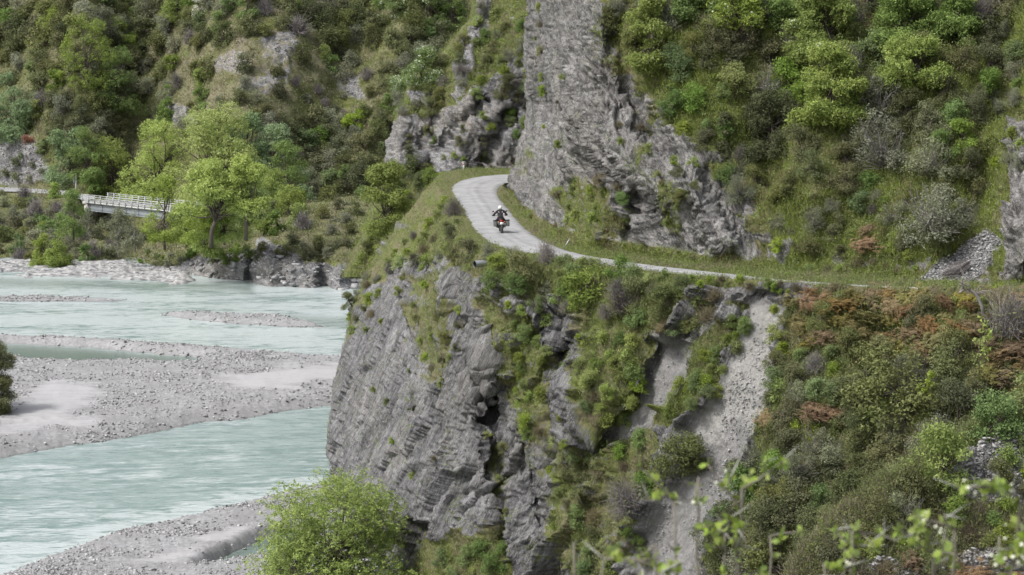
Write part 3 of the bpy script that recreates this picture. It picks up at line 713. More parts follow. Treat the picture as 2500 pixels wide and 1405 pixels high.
def bar(poly, rise, soft, jag=4.0):
    s_ = sdist(PX / asp, PY, [(a / asp, b) for a, b in poly]) + nzb * jag
    return -0.5 + (0.5 + rise) * sstep(-soft * 0.6, soft, s_), s_
H = np.full(PX.shape, -0.5)
hA, sA = bar(BAR_A, 0.85, 16, 2.2); hB, sB = bar(BAR_B, 0.45, 5, 1.2); hC, sC = bar(BAR_C, 0.3, 4, 1.2); hD, sD = bar(BAR_D, 0.8, 22, 3); hE, sE = bar(BAR_E, 0.22, 9, 3.0)
hp, sp_ = bar(POOL_A, 1, 7, 2.0); hq, sq = bar(POOL_D, 1, 10, 1.5)
H = np.maximum.reduce([hA, hB, hC, hD])
H = np.where(True, H - np.clip(hp + 0.5, 0, 1.0) * 1.3, H); H = H - np.clip(hq + 0.5, 0, 1.0) * 1.25
H = np.maximum(H, hE)
SAND = [[(480, 948), (620, 925), (760, 900), (900, 890), (900, 955), (760, 968), (640, 985), (560, 985)], [(90, 935), (230, 950), (260, 1000), (200, 1030), (300, 1035), (240, 1062), (60, 1085), (-100, 1090), (-100, 1050), (20, 1040), (60, 990)],
        [(300, 1405), (480, 1330), (640, 1290), (720, 1280), (640, 1310), (520, 1375), (470, 1405)], [(560, 1395), (700, 1365), (760, 1405), (540, 1420)]]
sand = np.zeros(PX.shape)
for sp in SAND: sand = np.maximum(sand, sstep(-10, 26, sdist(PX / 2.5, PY, [(a / 2.5, b) for a, b in sp]) + nzb * 16))
rock = sstep(-3, 3, sE)
H += 0.10 * fbm(p * 0.35, 4).reshape(PX.shape) + 0.05 * (1 - sand) * fbm(p * 2.2, 3, 0.7).reshape(PX.shape)
f1, f2, cv = cells(p * np.array([0.28, 0.7, 1]) + 5)
H += rock * ((cv.reshape(PX.shape) - 0.45) * 0.5 + 0.35 * nzb + 0.35 * facets(p * np.array([0.3, 0.7, 1]) + 5)[0].reshape(PX.shape) + 0.15 * facets(p * np.array([1., 1.7, 1]) + 5)[0].reshape(PX.shape))
# small cut banks in the sand
for poly in ([(0, 1058), (130, 1042), (220, 1032), (285, 1030)], [(100, 1080), (180, 1074), (250, 1066)], [(590, 990), (700, 975), (820, 955)], [(560, 1003), (640, 998), (690, 992)]):
    H -= 0.28 * (1 - sstep(1.0, 5.0, seg_dist(PX, PY, poly) + nzb * 3))
G[..., 2] = H
# shore tongue below the far rocks
m, nt, out = newmat('river_bed'); n = NT(nt)
at = n.n('Attribute'); at.attribute_name = 'mask'; sep = n.n('SeparateColor'); nt.links.new(at.outputs['Color'], sep.inputs[0])
geo = n.n('NewGeometry'); sx = n.n('SeparateXYZ'); nt.links.new(geo.outputs['Position'], sx.inputs[0])
g1 = n.noise(3.2, 6, 0.75); g0 = n.noise(0.25, 5, 0.6)
cg = n.mix(n.ramp(g1, (0.32, 0.0), (0.68, 1.0)), (0.13, 0.13, 0.133), (0.38, 0.378, 0.38))
cg = n.mix(n.ramp(g0, (0.38, 0.0), (0.62, 0.75)), cg, (0.20, 0.197, 0.195))
cs_ = n.mix(n.noise(0.6, 5), (0.30, 0.297, 0.302), (0.37, 0.364, 0.366))
sdm = n.math('ADD', sep.outputs[0], n.math('MULTIPLY', n.math('SUBTRACT', n.noise(0.5, 8, 0.72, stretch=(0.3, 1.5, 1)), 0.5), 2.6))
c = n.mix(n.ramp(sdm, (0.30, 0.0), (0.85, 1.0)), cg, cs_)
cr = n.mix(n.ramp(n.noise(0.9, 8, 0.7, stretch=(0.5, 1.6, 3), rot=(0, 0.3, 0.15)), (0.38, 0.0), (0.6, 1.0)), (0.07, 0.07, 0.075), (0.42, 0.413, 0.40))
c = n.mix(sep.outputs[1], c, cr)
wet = n.ramp(n.math('ADD', n.math('MULTIPLY', sx.outputs[2], 1.4), n.math('ADD', 0.38, n.math('MULTIPLY', g0, 0.24)), True), (0.46, 1.0), (0.72, 0.0))
c = n.mix(n.math('MULTIPLY', wet, 0.55), c, (0.10, 0.105, 0.10))
b = n.n('BsdfPrincipled'); nt.links.new(c, b.inputs['Base Color']); b.inputs['Roughness'].default_value = 0.85
nt.links.new(n.bump(g1, 0.5, 0.12), b.inputs['Normal']); nt.links.new(b.outputs[0], out.inputs[0]); M['bed'] = m
nv, nu = PX.shape; idx = np.arange(nv * nu).reshape(nv, nu)
q = np.stack([idx[:-1, :-1], idx[1:, :-1], idx[1:, 1:], idx[:-1, 1:]], -1).reshape(-1, 4)
me = mesh_np('river_bed', G.reshape(-1, 3), [q], [m], {'mask': np.stack([sand, rock, 0 * sand], -1).reshape(-1, 3)})
tag(link('river_bed', me), kind='structure')
BED = dict(G=G, H=H, sand=sand, rock=rock, PX=PX, PY=PY)

# ground far beyond everything so the world goes on
m, nt, out = newmat('valley_ground'); n = NT(nt); b = n.n('BsdfPrincipled')
nt.links.new(n.mix(n.noise(0.02, 6), (0.05, 0.06, 0.025), (0.12, 0.12, 0.07)), b.inputs['Base Color']); b.inputs['Roughness'].default_value = 1; nt.links.new(b.outputs[0], out.inputs[0])
me = mesh_np('valley_ground', [[-1500, -900, -2.5], [1500, -900, -2.5], [1500, 2100, -2.5], [-1500, 2100, -2.5]], [[[0, 1, 2, 3]]], [m]); tag(link('valley_ground', me), kind='structure')

# water: milky glacial river, ripples are geometry near, relief far
m, nt, out = newmat('river_water'); n = NT(nt)
at = n.n('Attribute'); at.attribute_name = 'mask'; sep = n.n('SeparateColor'); nt.links.new(at.outputs['Color'], sep.inputs[0])
fl = n.noise(0.42, 7, 0.65, stretch=(0.5, 1.4, 1), rot=(0, 0, 0.12), dist=1.0)
fl2 = n.noise(1.7, 5, 0.7, stretch=(0.4, 1.5, 1), rot=(0, 0, 0.12), dist=0.8)
fm = n.math('ADD', n.math('MULTIPLY', fl, 0.55), n.math('MULTIPLY', fl2, 0.45))
foam = n.math('ADD', fm, n.math('MULTIPLY', n.math('SUBTRACT', sep.outputs[0], 0.5), 0.35))
c = n.mix(n.ramp(fm, (0.42, 0.0), (0.56, 1.0)), (0.15, 0.218, 0.20), (0.285, 0.345, 0.33))  # pale streaks: sky glare on the ripples, painted into the water colour
c = n.mix(n.ramp(foam, (0.50, 0.0), (0.60, 0.85)), c, (0.45, 0.495, 0.49))
c = n.mix(sep.outputs[1], c, (0.105, 0.145, 0.12))
b = n.n('BsdfPrincipled'); nt.links.new(c, b.inputs['Base Color']); b.inputs['Roughness'].default_value = 0.22; b.inputs['IOR'].default_value = 1.33
w1 = n.noise(1.1, 4, 0.6, stretch=(0.6, 1.8, 1), dist=0.6); w2 = n.noise(4.5, 3, 0.6, stretch=(0.6, 1.5, 1))
hh = n.math('ADD', w1, n.math('MULTIPLY', w2, 0.3))
calm = n.math('SUBTRACT', 1.0, sep.outputs[1]); bmp = n.n('Bump'); bmp.inputs['Distance'].default_value = 0.16
nt.links.new(n.math('MULTIPLY', calm, 0.75), bmp.inputs['Strength']); nt.links.new(hh, bmp.inputs['Height'])
nt.links.new(bmp.outputs[0], b.inputs['Normal']); nt.links.new(b.outputs[0], out.inputs[0])
ys = np.concatenate([np.arange(630, 900, 4.5), np.arange(900, 1800, 7)]); xs = np.arange(-400, 1400, 7)
WX, WY = np.meshgrid(xs, ys); G2 = PZ(WX, WY, 0.0); p = G2.reshape(-1, 3)
nzw = fbm(p * np.array([0.05, 0.1, 1]) + 4, 4).reshape(WX.shape)
calm = np.maximum(sstep(-6, 8, sdist(WX, WY, POOL_A)), sstep(-6, 8, sdist(WX, WY, POOL_D)))
calm = np.maximum(calm, 0.75 * sstep(-12, 22, sdist(WX, WY, [(440, 690), (620, 690), (620, 722), (700, 735), (560, 712), (420, 704)]) ))
calm = np.maximum(calm, 0.45 * sstep(-6, 10, sdist(WX, WY, [(660, 762), (900, 780), (900, 810), (780, 800), (700, 780)]) ))
calm = np.maximum(calm, 0.5 * sstep(-8, 10, sdist(WX, WY, [(-100, 676), (440, 690), (430, 708), (-100, 700)]) ))
foamf = np.where(WY < 870, 0.76, 0.44) + 0.34 * nzw
foamf -= 0.3 * sstep(-40, 60, sdist(WX, WY, [(560, 1050), (860, 960), (860, 1110), (620, 1130)]))
foamf = np.maximum(foamf, 0.98 * sstep(-6, 8, sdist(WX, WY + 8 * nzw, [(520, 742), (640, 735), (850, 742), (850, 752), (640, 748), (500, 756)])))
foamf = np.maximum(foamf, 0.95 * (1 - sstep(4, 26, np.abs(sdist(WX, WY, BAR_D)))) )
foamf = np.maximum(foamf, 0.8 * sstep(-30, 30, sdist(WX, WY, [(-100, 1320), (300, 1260), (620, 1180), (800, 1150), (800, 1200), (300, 1310), (-100, 1440)])))
G2[..., 2] = (1 - calm) * 0.05 * fbm(p * np.array([0.7, 1.6, 1]), 3).reshape(WX.shape)
nv, nu = WX.shape; idx = np.arange(nv * nu).reshape(nv, nu)
q = np.stack([idx[:-1, :-1], idx[1:, :-1], idx[1:, 1:], idx[:-1, 1:]], -1).reshape(-1, 4)
me = mesh_np('water', G2.reshape(-1, 3), [q], [m], {'mask': np.stack([np.clip(foamf, 0, 1), calm, 0 * calm], -1).reshape(-1, 3)})
tag(link('water', me), kind='structure')

# ------------------------------------------------------------------ roads
def spline(pts, n_):
    A = np.array(pts, float); L = np.concatenate([[0], np.cumsum(np.linalg.norm(np.diff(A, axis=0), axis=1))])
    u = np.interp(np.linspace(0, L[-1], n_), L, np.arange(len(A))); return catmull(A, u)
def road(name, outer, inner, z, nl, nc, mat, camber=0.0):
    O = spline([PZ(*p_, z) for p_ in outer], nl); I = spline([PZ(*p_, z) for p_ in inner], nl)
    t = np.linspace(0, 1, nc); G = O[:, None] * (1 - t)[None, :, None] + I[:, None] * t[None, :, None]
    q_ = G.reshape(-1, 3); e = (fbm(q_ * 1.3, 4) * 0.32).reshape(nl, nc)
    side = (I - O) / np.linalg.norm(I - O, axis=1)[:, None]
    wgt = np.where(t < 0.5, 1, -1) * np.abs(2 * t - 1) ** 6
    G += side[:, None] * (e * wgt[None])[..., None]
    G[..., 2] = z + camber * (1 - (2 * t - 1) ** 2)[None] - 0.03 * (np.exp(-((t - .32) / .07) ** 2) + np.exp(-((t - .68) / .07) ** 2))[None]
    G[:, [0, -1], 2] = z - 0.06
    idx = np.arange(nl * nc).reshape(nl, nc); q = np.stack([idx[:-1, :-1], idx[:-1, 1:], idx[1:, 1:], idx[1:, :-1]], -1).reshape(-1, 4)
    me = mesh_np(name, G.reshape(-1, 3), [q], [mat], {'across': np.tile(t, (nl, 1)).ravel()})
    nn = me.polygons[0].normal
    if nn.z < 0: me.flip_normals()
    o = link(name, me); tag(o, kind='structure'); return O, I
m, nt, out = newmat('gravel_road'); n = NT(nt)
ac = n.attr('across'); nz = n.noise(0.35, 4)
ac2 = n.math('ADD', ac, n.math('MULTIPLY', n.math('SUBTRACT', nz, 0.5), 0.16))
rut = n.ramp(ac2, (0.0, 0.7), (0.12, 0.25), (0.27, 0.0), (0.37, 0.5), (0.45, 0.08), (0.56, 0.5), (0.64, 0.08), (0.74, 0.3), (0.86, 0.1), (1.0, 0.7))
c = n.mix(n.ramp(n.noise(0.6, 8, 0.7), (0.35, 0.0), (0.65, 1.0)), (0.235, 0.235, 0.236), (0.35, 0.35, 0.354))
c = n.mix(n.math('MULTIPLY', rut, n.ramp(n.noise(0.8, 5), (0.35, 0.3), (0.65, 0.95))), c, (0.105, 0.104, 0.103))
c = n.mix(n.ramp(n.noise(14, 3), (0.62, 0.0), (0.72, 0.5)), c, (0.2, 0.2, 0.2))
b = n.n('BsdfPrincipled'); nt.links.new(c, b.inputs['Base Color']); b.inputs['Roughness'].default_value = 0.9
nt.links.new(n.bump(n.noise(9, 5, 0.7), 0.4, 0.05), b.inputs['Normal']); nt.links.new(b.outputs[0], out.inputs[0]); M['road'] = m
OUT = [(2700, 734), (2300, 722), (2100, 711), (1980, 701), (1900, 694), (1800, 683), (1700, 673), (1600, 661), (1500, 648), (1450, 641), (1400, 632), (1340, 622), (1280, 614), (1230, 602), (1182, 578), (1152, 545), (1130, 505), (1108, 472), (1106, 455), (1125, 441), (1170, 431), (1240, 425), (1360, 421)]
INN = [(2700, 712), (2300, 703), (2100, 696), (1980, 688), (1900, 682), (1800, 671), (1700, 660), (1600, 649), (1510, 636), (1450, 627), (1390, 613), (1335, 592), (1292, 566), (1262, 537), (1237, 506), (1217, 481), (1213, 466), (1219, 456), (1228, 450), (1245, 445), (1360, 437)]
RO, RI = road('road', OUT, INN, RZ + 0.07, 420, 17, m, 0.05)
road('far_road', [(-260, 466), (0, 467), (100, 472), (160, 477), (212, 491)], [(-260, 455), (0, 457), (100, 461), (170, 467), (240, 482)], 7.45, 60, 7, m, 0.03)
#@@PART2
# ------------------------------------------------------------------ plants
M['bark'] = plain('bark', (0.085, 0.07, 0.055), 0.9, vary=0.35)
M['greybark'] = plain('grey_bark', (0.20, 0.185, 0.175), 0.9, vary=0.3)
FM = {
 'olive': foliage('leaf_olive', (0.079, 0.088, 0.033), (0.232, 0.244, 0.098)),
 'dark': foliage('leaf_dark', (0.056, 0.069, 0.027), (0.169, 0.188, 0.075)),
 'bright': foliage('leaf_spring', (0.13, 0.18, 0.03), (0.33, 0.40, 0.09), 0.4),
 'green': foliage('leaf_green', (0.088, 0.143, 0.033), (0.242, 0.330, 0.094), 0.35),
 'foot': foliage('leaf_foot_willow', (0.115, 0.17, 0.04), (0.31, 0.39, 0.12), 0.4),
 'willow': foliage('leaf_willow', (0.25, 0.32, 0.06), (0.47, 0.55, 0.17), 0.4),
 'blue': foliage('leaf_bluegreen', (0.115, 0.184, 0.081), (0.299, 0.402, 0.196), 0.35),
 'grey': foliage('leaf_greygreen', (0.115, 0.129, 0.071), (0.310, 0.328, 0.207)),
 'twig': foliage('bare_twig', (0.110, 0.097, 0.091), (0.297, 0.270, 0.259), 0.0),
 'bracken': foliage('dry_fern', (0.11, 0.07, 0.031), (0.27, 0.185, 0.09), 0.25),
 'gold': foliage('ochre_fern', (0.12, 0.105, 0.025), (0.27, 0.24, 0.075), 0.3),
 'rust': foliage('rust_leaf', (0.22, 0.06, 0.025), (0.38, 0.13, 0.06), 0.25),
 'flower': foliage('white_blossom', (0.55, 0.56, 0.48), (0.78, 0.79, 0.72), 0.2, 0.05),
 'grass': foliage('grass_blade', (0.105, 0.143, 0.031), (0.275, 0.319, 0.094), 0.35),
 'straw': foliage('dry_grass', (0.14, 0.115, 0.065), (0.32, 0.275, 0.18), 0.3)}
TREEC = {'bright': ((0.135, 0.195, 0.03), (0.36, 0.44, 0.09)), 'green': ((0.10, 0.165, 0.035), (0.27, 0.37, 0.10)), 'blue': ((0.13, 0.20, 0.085), (0.32, 0.43, 0.20)), 'willow': ((0.25, 0.33, 0.06), (0.48, 0.57, 0.17)),
         'foot': ((0.16, 0.24, 0.045), (0.42, 0.52, 0.13)), 'dark': ((0.055, 0.068, 0.028), (0.16, 0.18, 0.075)), 'grey': ((0.12, 0.135, 0.07), (0.30, 0.32, 0.20)), 'olive': ((0.08, 0.088, 0.033), (0.23, 0.245, 0.10))}
for k_, (a_, b_) in TREEC.items(): FM['t_' + k_] = foliage('tree_leaf_' + k_, a_, b_, 0.38, 0.07)
FM['t_flower'] = FM['flower']
def unit(a): return a / (np.linalg.norm(a, axis=-1, keepdims=True) + 1e-9)
def leaf_quads(rng, C, out, size, asp=0.55, droop=0.0, upb=0.5):
    n = len(C); nrm = unit(out * 0.5 + np.array([0, 0, upb]) + rng.normal(size=(n, 3)) * 0.6)
    ax = unit(np.cross(nrm, rng.normal(size=(n, 3)))); ax = unit(ax + np.array([0, 0, -droop])); bx = unit(np.cross(nrm, ax))
    sz = size * rng.uniform(0.6, 1.35, n)[:, None]
    V = np.stack([C - ax * sz * .5 - bx * sz * asp * .5, C - ax * sz * .5 + bx * sz * asp * .5, C + ax * sz * .55], 1)
    return V.reshape(-1, 3), np.arange(3 * n).reshape(n, 3)
def lobes_for(rng, w, h, base, k, shape):
    L = []
    for i in range(int(k * (1.5 if k < 12 else 2.3))):
        a = rng.uniform(0, 2 * math.pi); t = rng.uniform(0, 1); sk = i % 4 == 0 and base < 0.12 * h
        if sk: t = rng.uniform(0, .12)
        if shape == 'dome': r = w / 2 * math.sqrt(rng.uniform(0.1, 1)) * 0.80 * math.cos(t * 1.15); z = base + (h - base) * (-0.02 + 0.84 * t)
        elif shape == 'cone': r = w / 2 * 0.75 * (1 - t) * rng.uniform(0.3, 1); z = base + (h - base) * (0.02 + 0.86 * t)
        elif shape == 'tall': r = w / 2 * 0.78 * math.sqrt(rng.uniform(0.05, 1)) * math.sin(math.pi * (0.25 + 0.65 * t)); z = base + (h - base) * (0.0 + 0.88 * t)
        else: r = w / 2 * 0.85 * math.sqrt(rng.uniform(0, 1)); z = base + (h - base) * (0.3 + 0.4 * t)
        lr = w * (rng.uniform(0.11, 0.24) if k < 12 else rng.uniform(0.07, 0.17)) * (1 - 0.55 * t if shape == 'cone' else 1)
        if sk and shape != 'dome': r = max(r, w * rng.uniform(.12, .33))
        L.append((np.array([r * math.cos(a), r * math.sin(a), z]), lr * np.array([1, 1, rng.uniform(0.65, 0.95)])))
    return L
def crown_pts(rng, L, ncl, per, csig):
    wts = np.array([l[1][0] ** 2 for l in L]); k = rng.choice(len(L), ncl, p=wts / wts.sum())
    C = np.array([L[i][0] for i in k]); R = np.array([L[i][1] for i in k])
    d = unit(rng.normal(size=(ncl, 3)) + np.array([0, 0, 0.35])); r = 1.06 - np.abs(rng.normal(size=(ncl, 1))) * 0.28
    cc = C + d * R * r; tv = np.clip(rng.normal(0.5, 0.2, ncl) , 0, 1)
    pts = np.repeat(cc, per, 0) + rng.normal(size=(ncl * per, 3)) * csig * np.array([1, 1, 0.7])
    return pts, np.repeat(d, per, 0), np.clip(np.repeat(tv, per) + rng.normal(0, 0.16, ncl * per), 0, 1), cc
def limbs(mb, rng, L, h, base, r0, m=1, twigs=None, lean=0.0):
    top = np.array([lean * h, 0, max(base * 1.1, h * 0.42)])
    zz = np.linspace(0, 1, 6)[:, None]; tr = zz * top + 0.03 * h * rng.normal(size=(6, 3)) * (zz * (1.2 - zz)); tr[0] = [0, 0, -0.12 * h]
    mb.tube(tr, np.linspace(r0, r0 * 0.6, 6), 7, m)
    ends = []
    for c, R in L:
        s0 = tr[rng.integers(2, 6)]; mid = (s0 + c) / 2 + rng.normal(size=3) * 0.05 * h + np.array([0, 0, -0.02 * h])
        t = np.linspace(0, 1, 5)[:, None]; br = (1 - t) ** 2 * s0 + 2 * t * (1 - t) * mid + t * t * c
        mb.tube(br, np.linspace(r0 * 0.42, r0 * 0.10, 5), 5, m); ends.append(c)
        if twigs is not None:
            for _ in range(twigs):
                e = c + unit(rng.normal(size=3) + [0, 0, .3]) * R * 0.95; t = np.linspace(0, 1, 3)[:, None]
                mb.tube(c + (e - c) * t + 0.02 * h * rng.normal(size=(3, 3)) * t, np.linspace(r0 * 0.09, r0 * 0.03, 3), 3, m, caps=False)
def bush(rng, w, h, leaf, ncl, per, csig, mat, shape='dome', k=9, asp=0.55, twigmat='bark', extra_twigs=0):
    mb = MB(); L = lobes_for(rng, w, h, h * 0.08, k, shape)
    pts, out, tv, cc = crown_pts(rng, L, ncl, per, csig); pts[:, 2] = np.maximum(pts[:, 2], -0.05 * h)
    V, Fq = leaf_quads(rng, pts, out, leaf, asp); mb.add(V, Fq, m=0, tint=np.repeat(tv, 3))
    limbs(mb, rng, L, h, 0.1 * h, 0.035 * w, 1)
    for _ in range(extra_twigs):
        d = unit(rng.normal(size=3) + [0, 0, 0.8]); d[2] = abs(d[2]); e = d * np.array([w / 2, w / 2, h]) * rng.uniform(0.8, 1.1)
        t = np.linspace(0, 1, 4)[:, None]; mb.tube(e * t + rng.normal(size=(4, 3)) * 0.05 * w * t, np.linspace(0.008, 0.003, 4) * w, 3, 1, caps=False)
    return mb.mesh('bush', [FM[mat], M[twigmat]], smooth=False)
def twiggy(rng, w, h, n, mat='twig', leafy=0.0, thick=0.012):
    mb = MB()
    for i in range(n):
        a = rng.uniform(0, 2 * math.pi); el = rng.uniform(0.25, 1.5); d = np.array([math.cos(a) * math.cos(el), math.sin(a) * math.cos(el), math.sin(el)])
        s0 = rng.normal(size=3) * 0.10 * w * np.array([1, 1, 0.2]) + d * rng.uniform(0, 0.55) * w * 0.5; e = d * np.array([w / 2, w / 2, h]) * rng.uniform(0.65, 1.08) + rng.normal(size=3) * 0.08 * w
        t = np.linspace(0, 1, 4)[:, None]; pts = s0 + (e - s0) * t + rng.normal(size=(4, 3)) * 0.05 * w * t; pts[:, 2] += 0.10 * h * np.sin(t[:, 0] * 3.1)
        mb.tube(pts, np.linspace(thick, thick * 0.45, 4), 3, 0, caps=False, tint=rng.uniform(0, 1))
    if leafy:
        C = rng.normal(size=(int(n * leafy), 3)); C = unit(C) * rng.uniform(0.6, 1, (len(C), 1)) * np.array([w / 2, w / 2, h]); C[:, 2] = np.abs(C[:, 2])
        V, Fq = leaf_quads(rng, C, unit(C), 0.10 * w ** 0.3); mb.add(V, Fq, m=1, tint=rng.uniform(0, 1, len(V)))
    return mb.mesh('twiggy_bush', [FM[mat], FM['olive']], smooth=False)
def fern(rng, w, h, n, mat):
    mb = MB(); V = []; tt = []; k = 0; Fq = []
    for i in range(n):
        a = rng.uniform(0, 2 * math.pi); s0 = np.array([rng.normal() * w * .22, rng.normal() * w * .22, h * rng.uniform(0.1, 0.8)]); ln = rng.uniform(0.3, 0.72) * w * 0.5
        out = np.array([math.cos(a), math.sin(a), 0]); sd_ = np.array([-out[1], out[0], 0]); tv = np.clip(rng.normal(0.5, 0.25), 0, 1)
        for j in range(7):                                    # leaflets in pairs down an arching frond
            t0 = j / 7; c0 = s0 + out * ln * t0 + np.array([0, 0, 1]) * ln * (0.5 * t0 - 0.95 * t0 * t0)
            wj = ln * 0.26 * (1 - t0 * 0.8)
            for sg in (-1, 1):
                tip = c0 + sd_ * sg * wj + out * wj * 0.45 + np.array([0, 0, -wj * 0.35]); q = out * ln * 0.055
                V += [c0 - q, c0 + q, tip + q * 0.3, tip - q * 0.3]; Fq.append([k, k + 1, k + 2, k + 3]); tt += [tv + rng.normal() * 0.1] * 4; k += 4
    mb.add(np.array(V), Fq, m=0, tint=np.clip(np.array(tt), 0, 1))
    return mb.mesh('fern', [FM[mat]], smooth=False)
R = lambda k: np.random.default_rng(k)
PROTO = {}
def proto(key, cat, name, adj, fn, nvar, w):
    PROTO[key] = dict(cat=cat, name=name, adj=adj, var=[fn(R(hash_(key) + i)) for i in range(nvar)], w=w)
def hash_(k): return sum(ord(c) * (i + 3) for i, c in enumerate(k))
# near the road (one metre is about 15 pixels of the picture)
proto('olive', 'bush', 'scrub_bush', 'olive scrub bush', lambda r: bush(r, 3.0, 2.3, 0.115, 330, 17, 0.14, 'olive', k=11, extra_twigs=16), 4, 3.0)
proto('dark', 'bush', 'scrub_bush', 'dark scrub bush', lambda r: bush(r, 3.0, 2.6, 0.11, 360, 17, 0.13, 'dark', k=11, extra_twigs=6), 3, 3.0)
proto('bright', 'bush', 'leafy_bush', 'spring green bush', lambda r: bush(r, 2.4, 2.0, 0.125, 220, 15, 0.13, 'bright', k=9), 3, 2.4)
proto('green', 'bush', 'leafy_bush', 'mid green bush', lambda r: bush(r, 2.6, 2.0, 0.13, 260, 15, 0.14, 'green', k=9), 3, 2.6)
proto('grey', 'bush', 'matagouri_bush', 'grey wiry bush', lambda r: bush(r, 2.8, 2.2, 0.09, 300, 14, 0.13, 'grey', k=9, twigmat='greybark', extra_twigs=60), 3, 2.8)
proto('twig', 'bush', 'bare_bush', 'bare twiggy bush', lambda r: twiggy(r, 2.4, 1.7, 420, leafy=0.4, thick=0.011), 3, 2.4)
proto('bracken', 'fern', 'bracken_clump', 'rusty bracken clump', lambda r: fern(r, 2.4, 1.1, 200, 'bracken'), 3, 2.4)
proto('gold', 'fern', 'bracken_clump', 'ochre bracken clump', lambda r: fern(r, 2.4, 1.1, 200, 'gold'), 2, 2.4)
proto('low', 'bush', 'low_bush', 'low herb clump', lambda r: bush(r, 1.5, 0.8, 0.10, 110, 13, 0.11, 'bright', k=7), 3, 1.5)
proto('strawy', 'grass clump', 'grass_clump', 'dry grass clump', lambda r: twiggy(r, 1.8, 0.9, 300, 'straw', 0.5, 0.012), 2, 1.8)
# far side of the river
proto('f_olive', 'bush', 'scrub_bush', 'olive scrub bush', lambda r: bush(r, 3.8, 3.2, 0.23, 190, 13, 0.24, 'olive', k=10, extra_twigs=6), 4, 3.8)
proto('f_dark', 'bush', 'scrub_bush', 'dark scrub bush', lambda r: bush(r, 3.8, 3.2, 0.22, 200, 13, 0.22, 'dark', k=10), 4, 3.8)
proto('f_green', 'bush', 'leafy_bush', 'mid green bush', lambda r: bush(r, 3.8, 3.4, 0.25, 200, 13, 0.22, 'green', k=9), 3, 3.8)
proto('f_bright', 'bush', 'leafy_bush', 'spring green bush', lambda r: bush(r, 3.6, 3.8, 0.25, 200, 13, 0.22, 'bright', 'tall', k=9), 3, 3.6)
proto('f_grey', 'bush', 'matagouri_bush', 'grey wiry bush', lambda r: bush(r, 3.4, 2.8, 0.19, 180, 12, 0.22, 'grey', k=9, twigmat='greybark', extra_twigs=30), 3, 3.4)
proto('f_twig', 'bush', 'bare_bush', 'bare twiggy bush', lambda r: twiggy(r, 3.0, 2.3, 260, thick=0.028), 2, 3.0)
proto('f_low', 'bush', 'low_bush', 'low tan tussock', lambda r: bush(r, 2.0, 1.1, 0.2, 60, 12, 0.16, 'grey', k=6), 2, 2.0)
PLANTED = []
def plant(key, sh, x, y, px_w, label=None, spot=None, squash=1.0, sink=0.08, group=None, ppm=None):
    hit = on(sh, x, y)
    if hit is None: return None
    p, nr, mk = hit; pr = PROTO[key]; v = pr['var'][int(RNG.integers(len(pr['var'])))]
    w = px_w / (F / p[1]); s = w / pr['w']
    o = link(pr['name'], v); o.location = Vector(p) - Vector((0, 0, sink * w))
    o.rotation_euler = Vector((0, 0, RNG.uniform(0, 6.28)))
    tilt = Vector(nr).lerp(Vector((0, 0, 1)), 0.62).normalized()
    o.rotation_mode = 'QUATERNION'; o.rotation_quaternion = Vector((0, 0, 1)).rotation_difference(tilt) @ Matrix.Rotation(RNG.uniform(0, 6.28), 3, 'Z').to_quaternion()
    o.scale = (s * RNG.uniform(0.88, 1.12), s * RNG.uniform(0.88, 1.12), s * RNG.uniform(0.85, 1.15) * squash)
    o['category'] = pr['cat']; PLANTED.append((o, key, label, spot, x, y, px_w, group)); return o
ORD = ['leftmost', 'second', 'third', 'fourth', 'fifth', 'sixth', 'seventh', 'eighth', 'ninth', 'tenth', 'eleventh', 'twelfth', 'thirteenth', 'fourteenth', 'fifteenth', 'sixteenth', 'seventeenth', 'eighteenth', 'nineteenth', 'twentieth']
PLUR = lambda a: a.replace('bush', 'bushes').replace('clump', 'clumps').replace('tussock', 'tussocks')
def label_plants():
    by = {}
    for rec in PLANTED:
        o, key, label, spot, x, y, w, group = rec; adj = PROTO[key]['adj']
        if label: o['label'] = label; o['group'] = group or (PLUR(adj) + ' on the slopes'); continue
        by.setdefault((adj, spot), []).append(rec)
    for (adj, spot), L in by.items():
        L.sort(key=lambda r: r[4])
        for i, rec in enumerate(L):
            o = rec[0]; o['group'] = PLUR(adj) + ' on the slopes'
            if len(L) == 1: o['label'] = f'lone {adj} {spot}'
            elif i == len(L) - 1: o['label'] = f'rightmost {adj} {spot}'
            elif i == 0: o['label'] = f'leftmost {adj} {spot}'
            else: o['label'] = f'{ORD[min(i, 19)]} {adj} from left {spot}'
TAKEN = []
def fill(sh, poly, n, kinds, wmin, wmax, sep, spot, avoid=True, squash=1.0):
    xs = [p[0] for p in poly]; ys = [p[1] for p in poly]; ks = [k for k, _ in kinds]; ws = np.array([w for _, w in kinds], float); ws /= ws.sum(); got = 0
    cnt = {}
    for _ in range(n * 14):
        if got >= n: break
        x = RNG.uniform(min(xs), max(xs)); y = RNG.uniform(min(ys), max(ys))
        if not inside(np.array([x]), np.array([y]), poly)[0]: continue
        w = RNG.uniform(wmin, wmax)
        if any(abs(x - a) < 90 and math.hypot(x - a, (y - b) * 1.2) < sep * (w + c) / 2 for a, b, c in TAKEN): continue
        k = ks[RNG.choice(len(ks), p=ws)]
        if cnt.get(k, 0) >= 20: continue
        cnt[k] = cnt.get(k, 0) + 1
        TAKEN.append((x, y, w)); plant(k, sh, x, y, w, spot=spot, squash=squash); got += 1

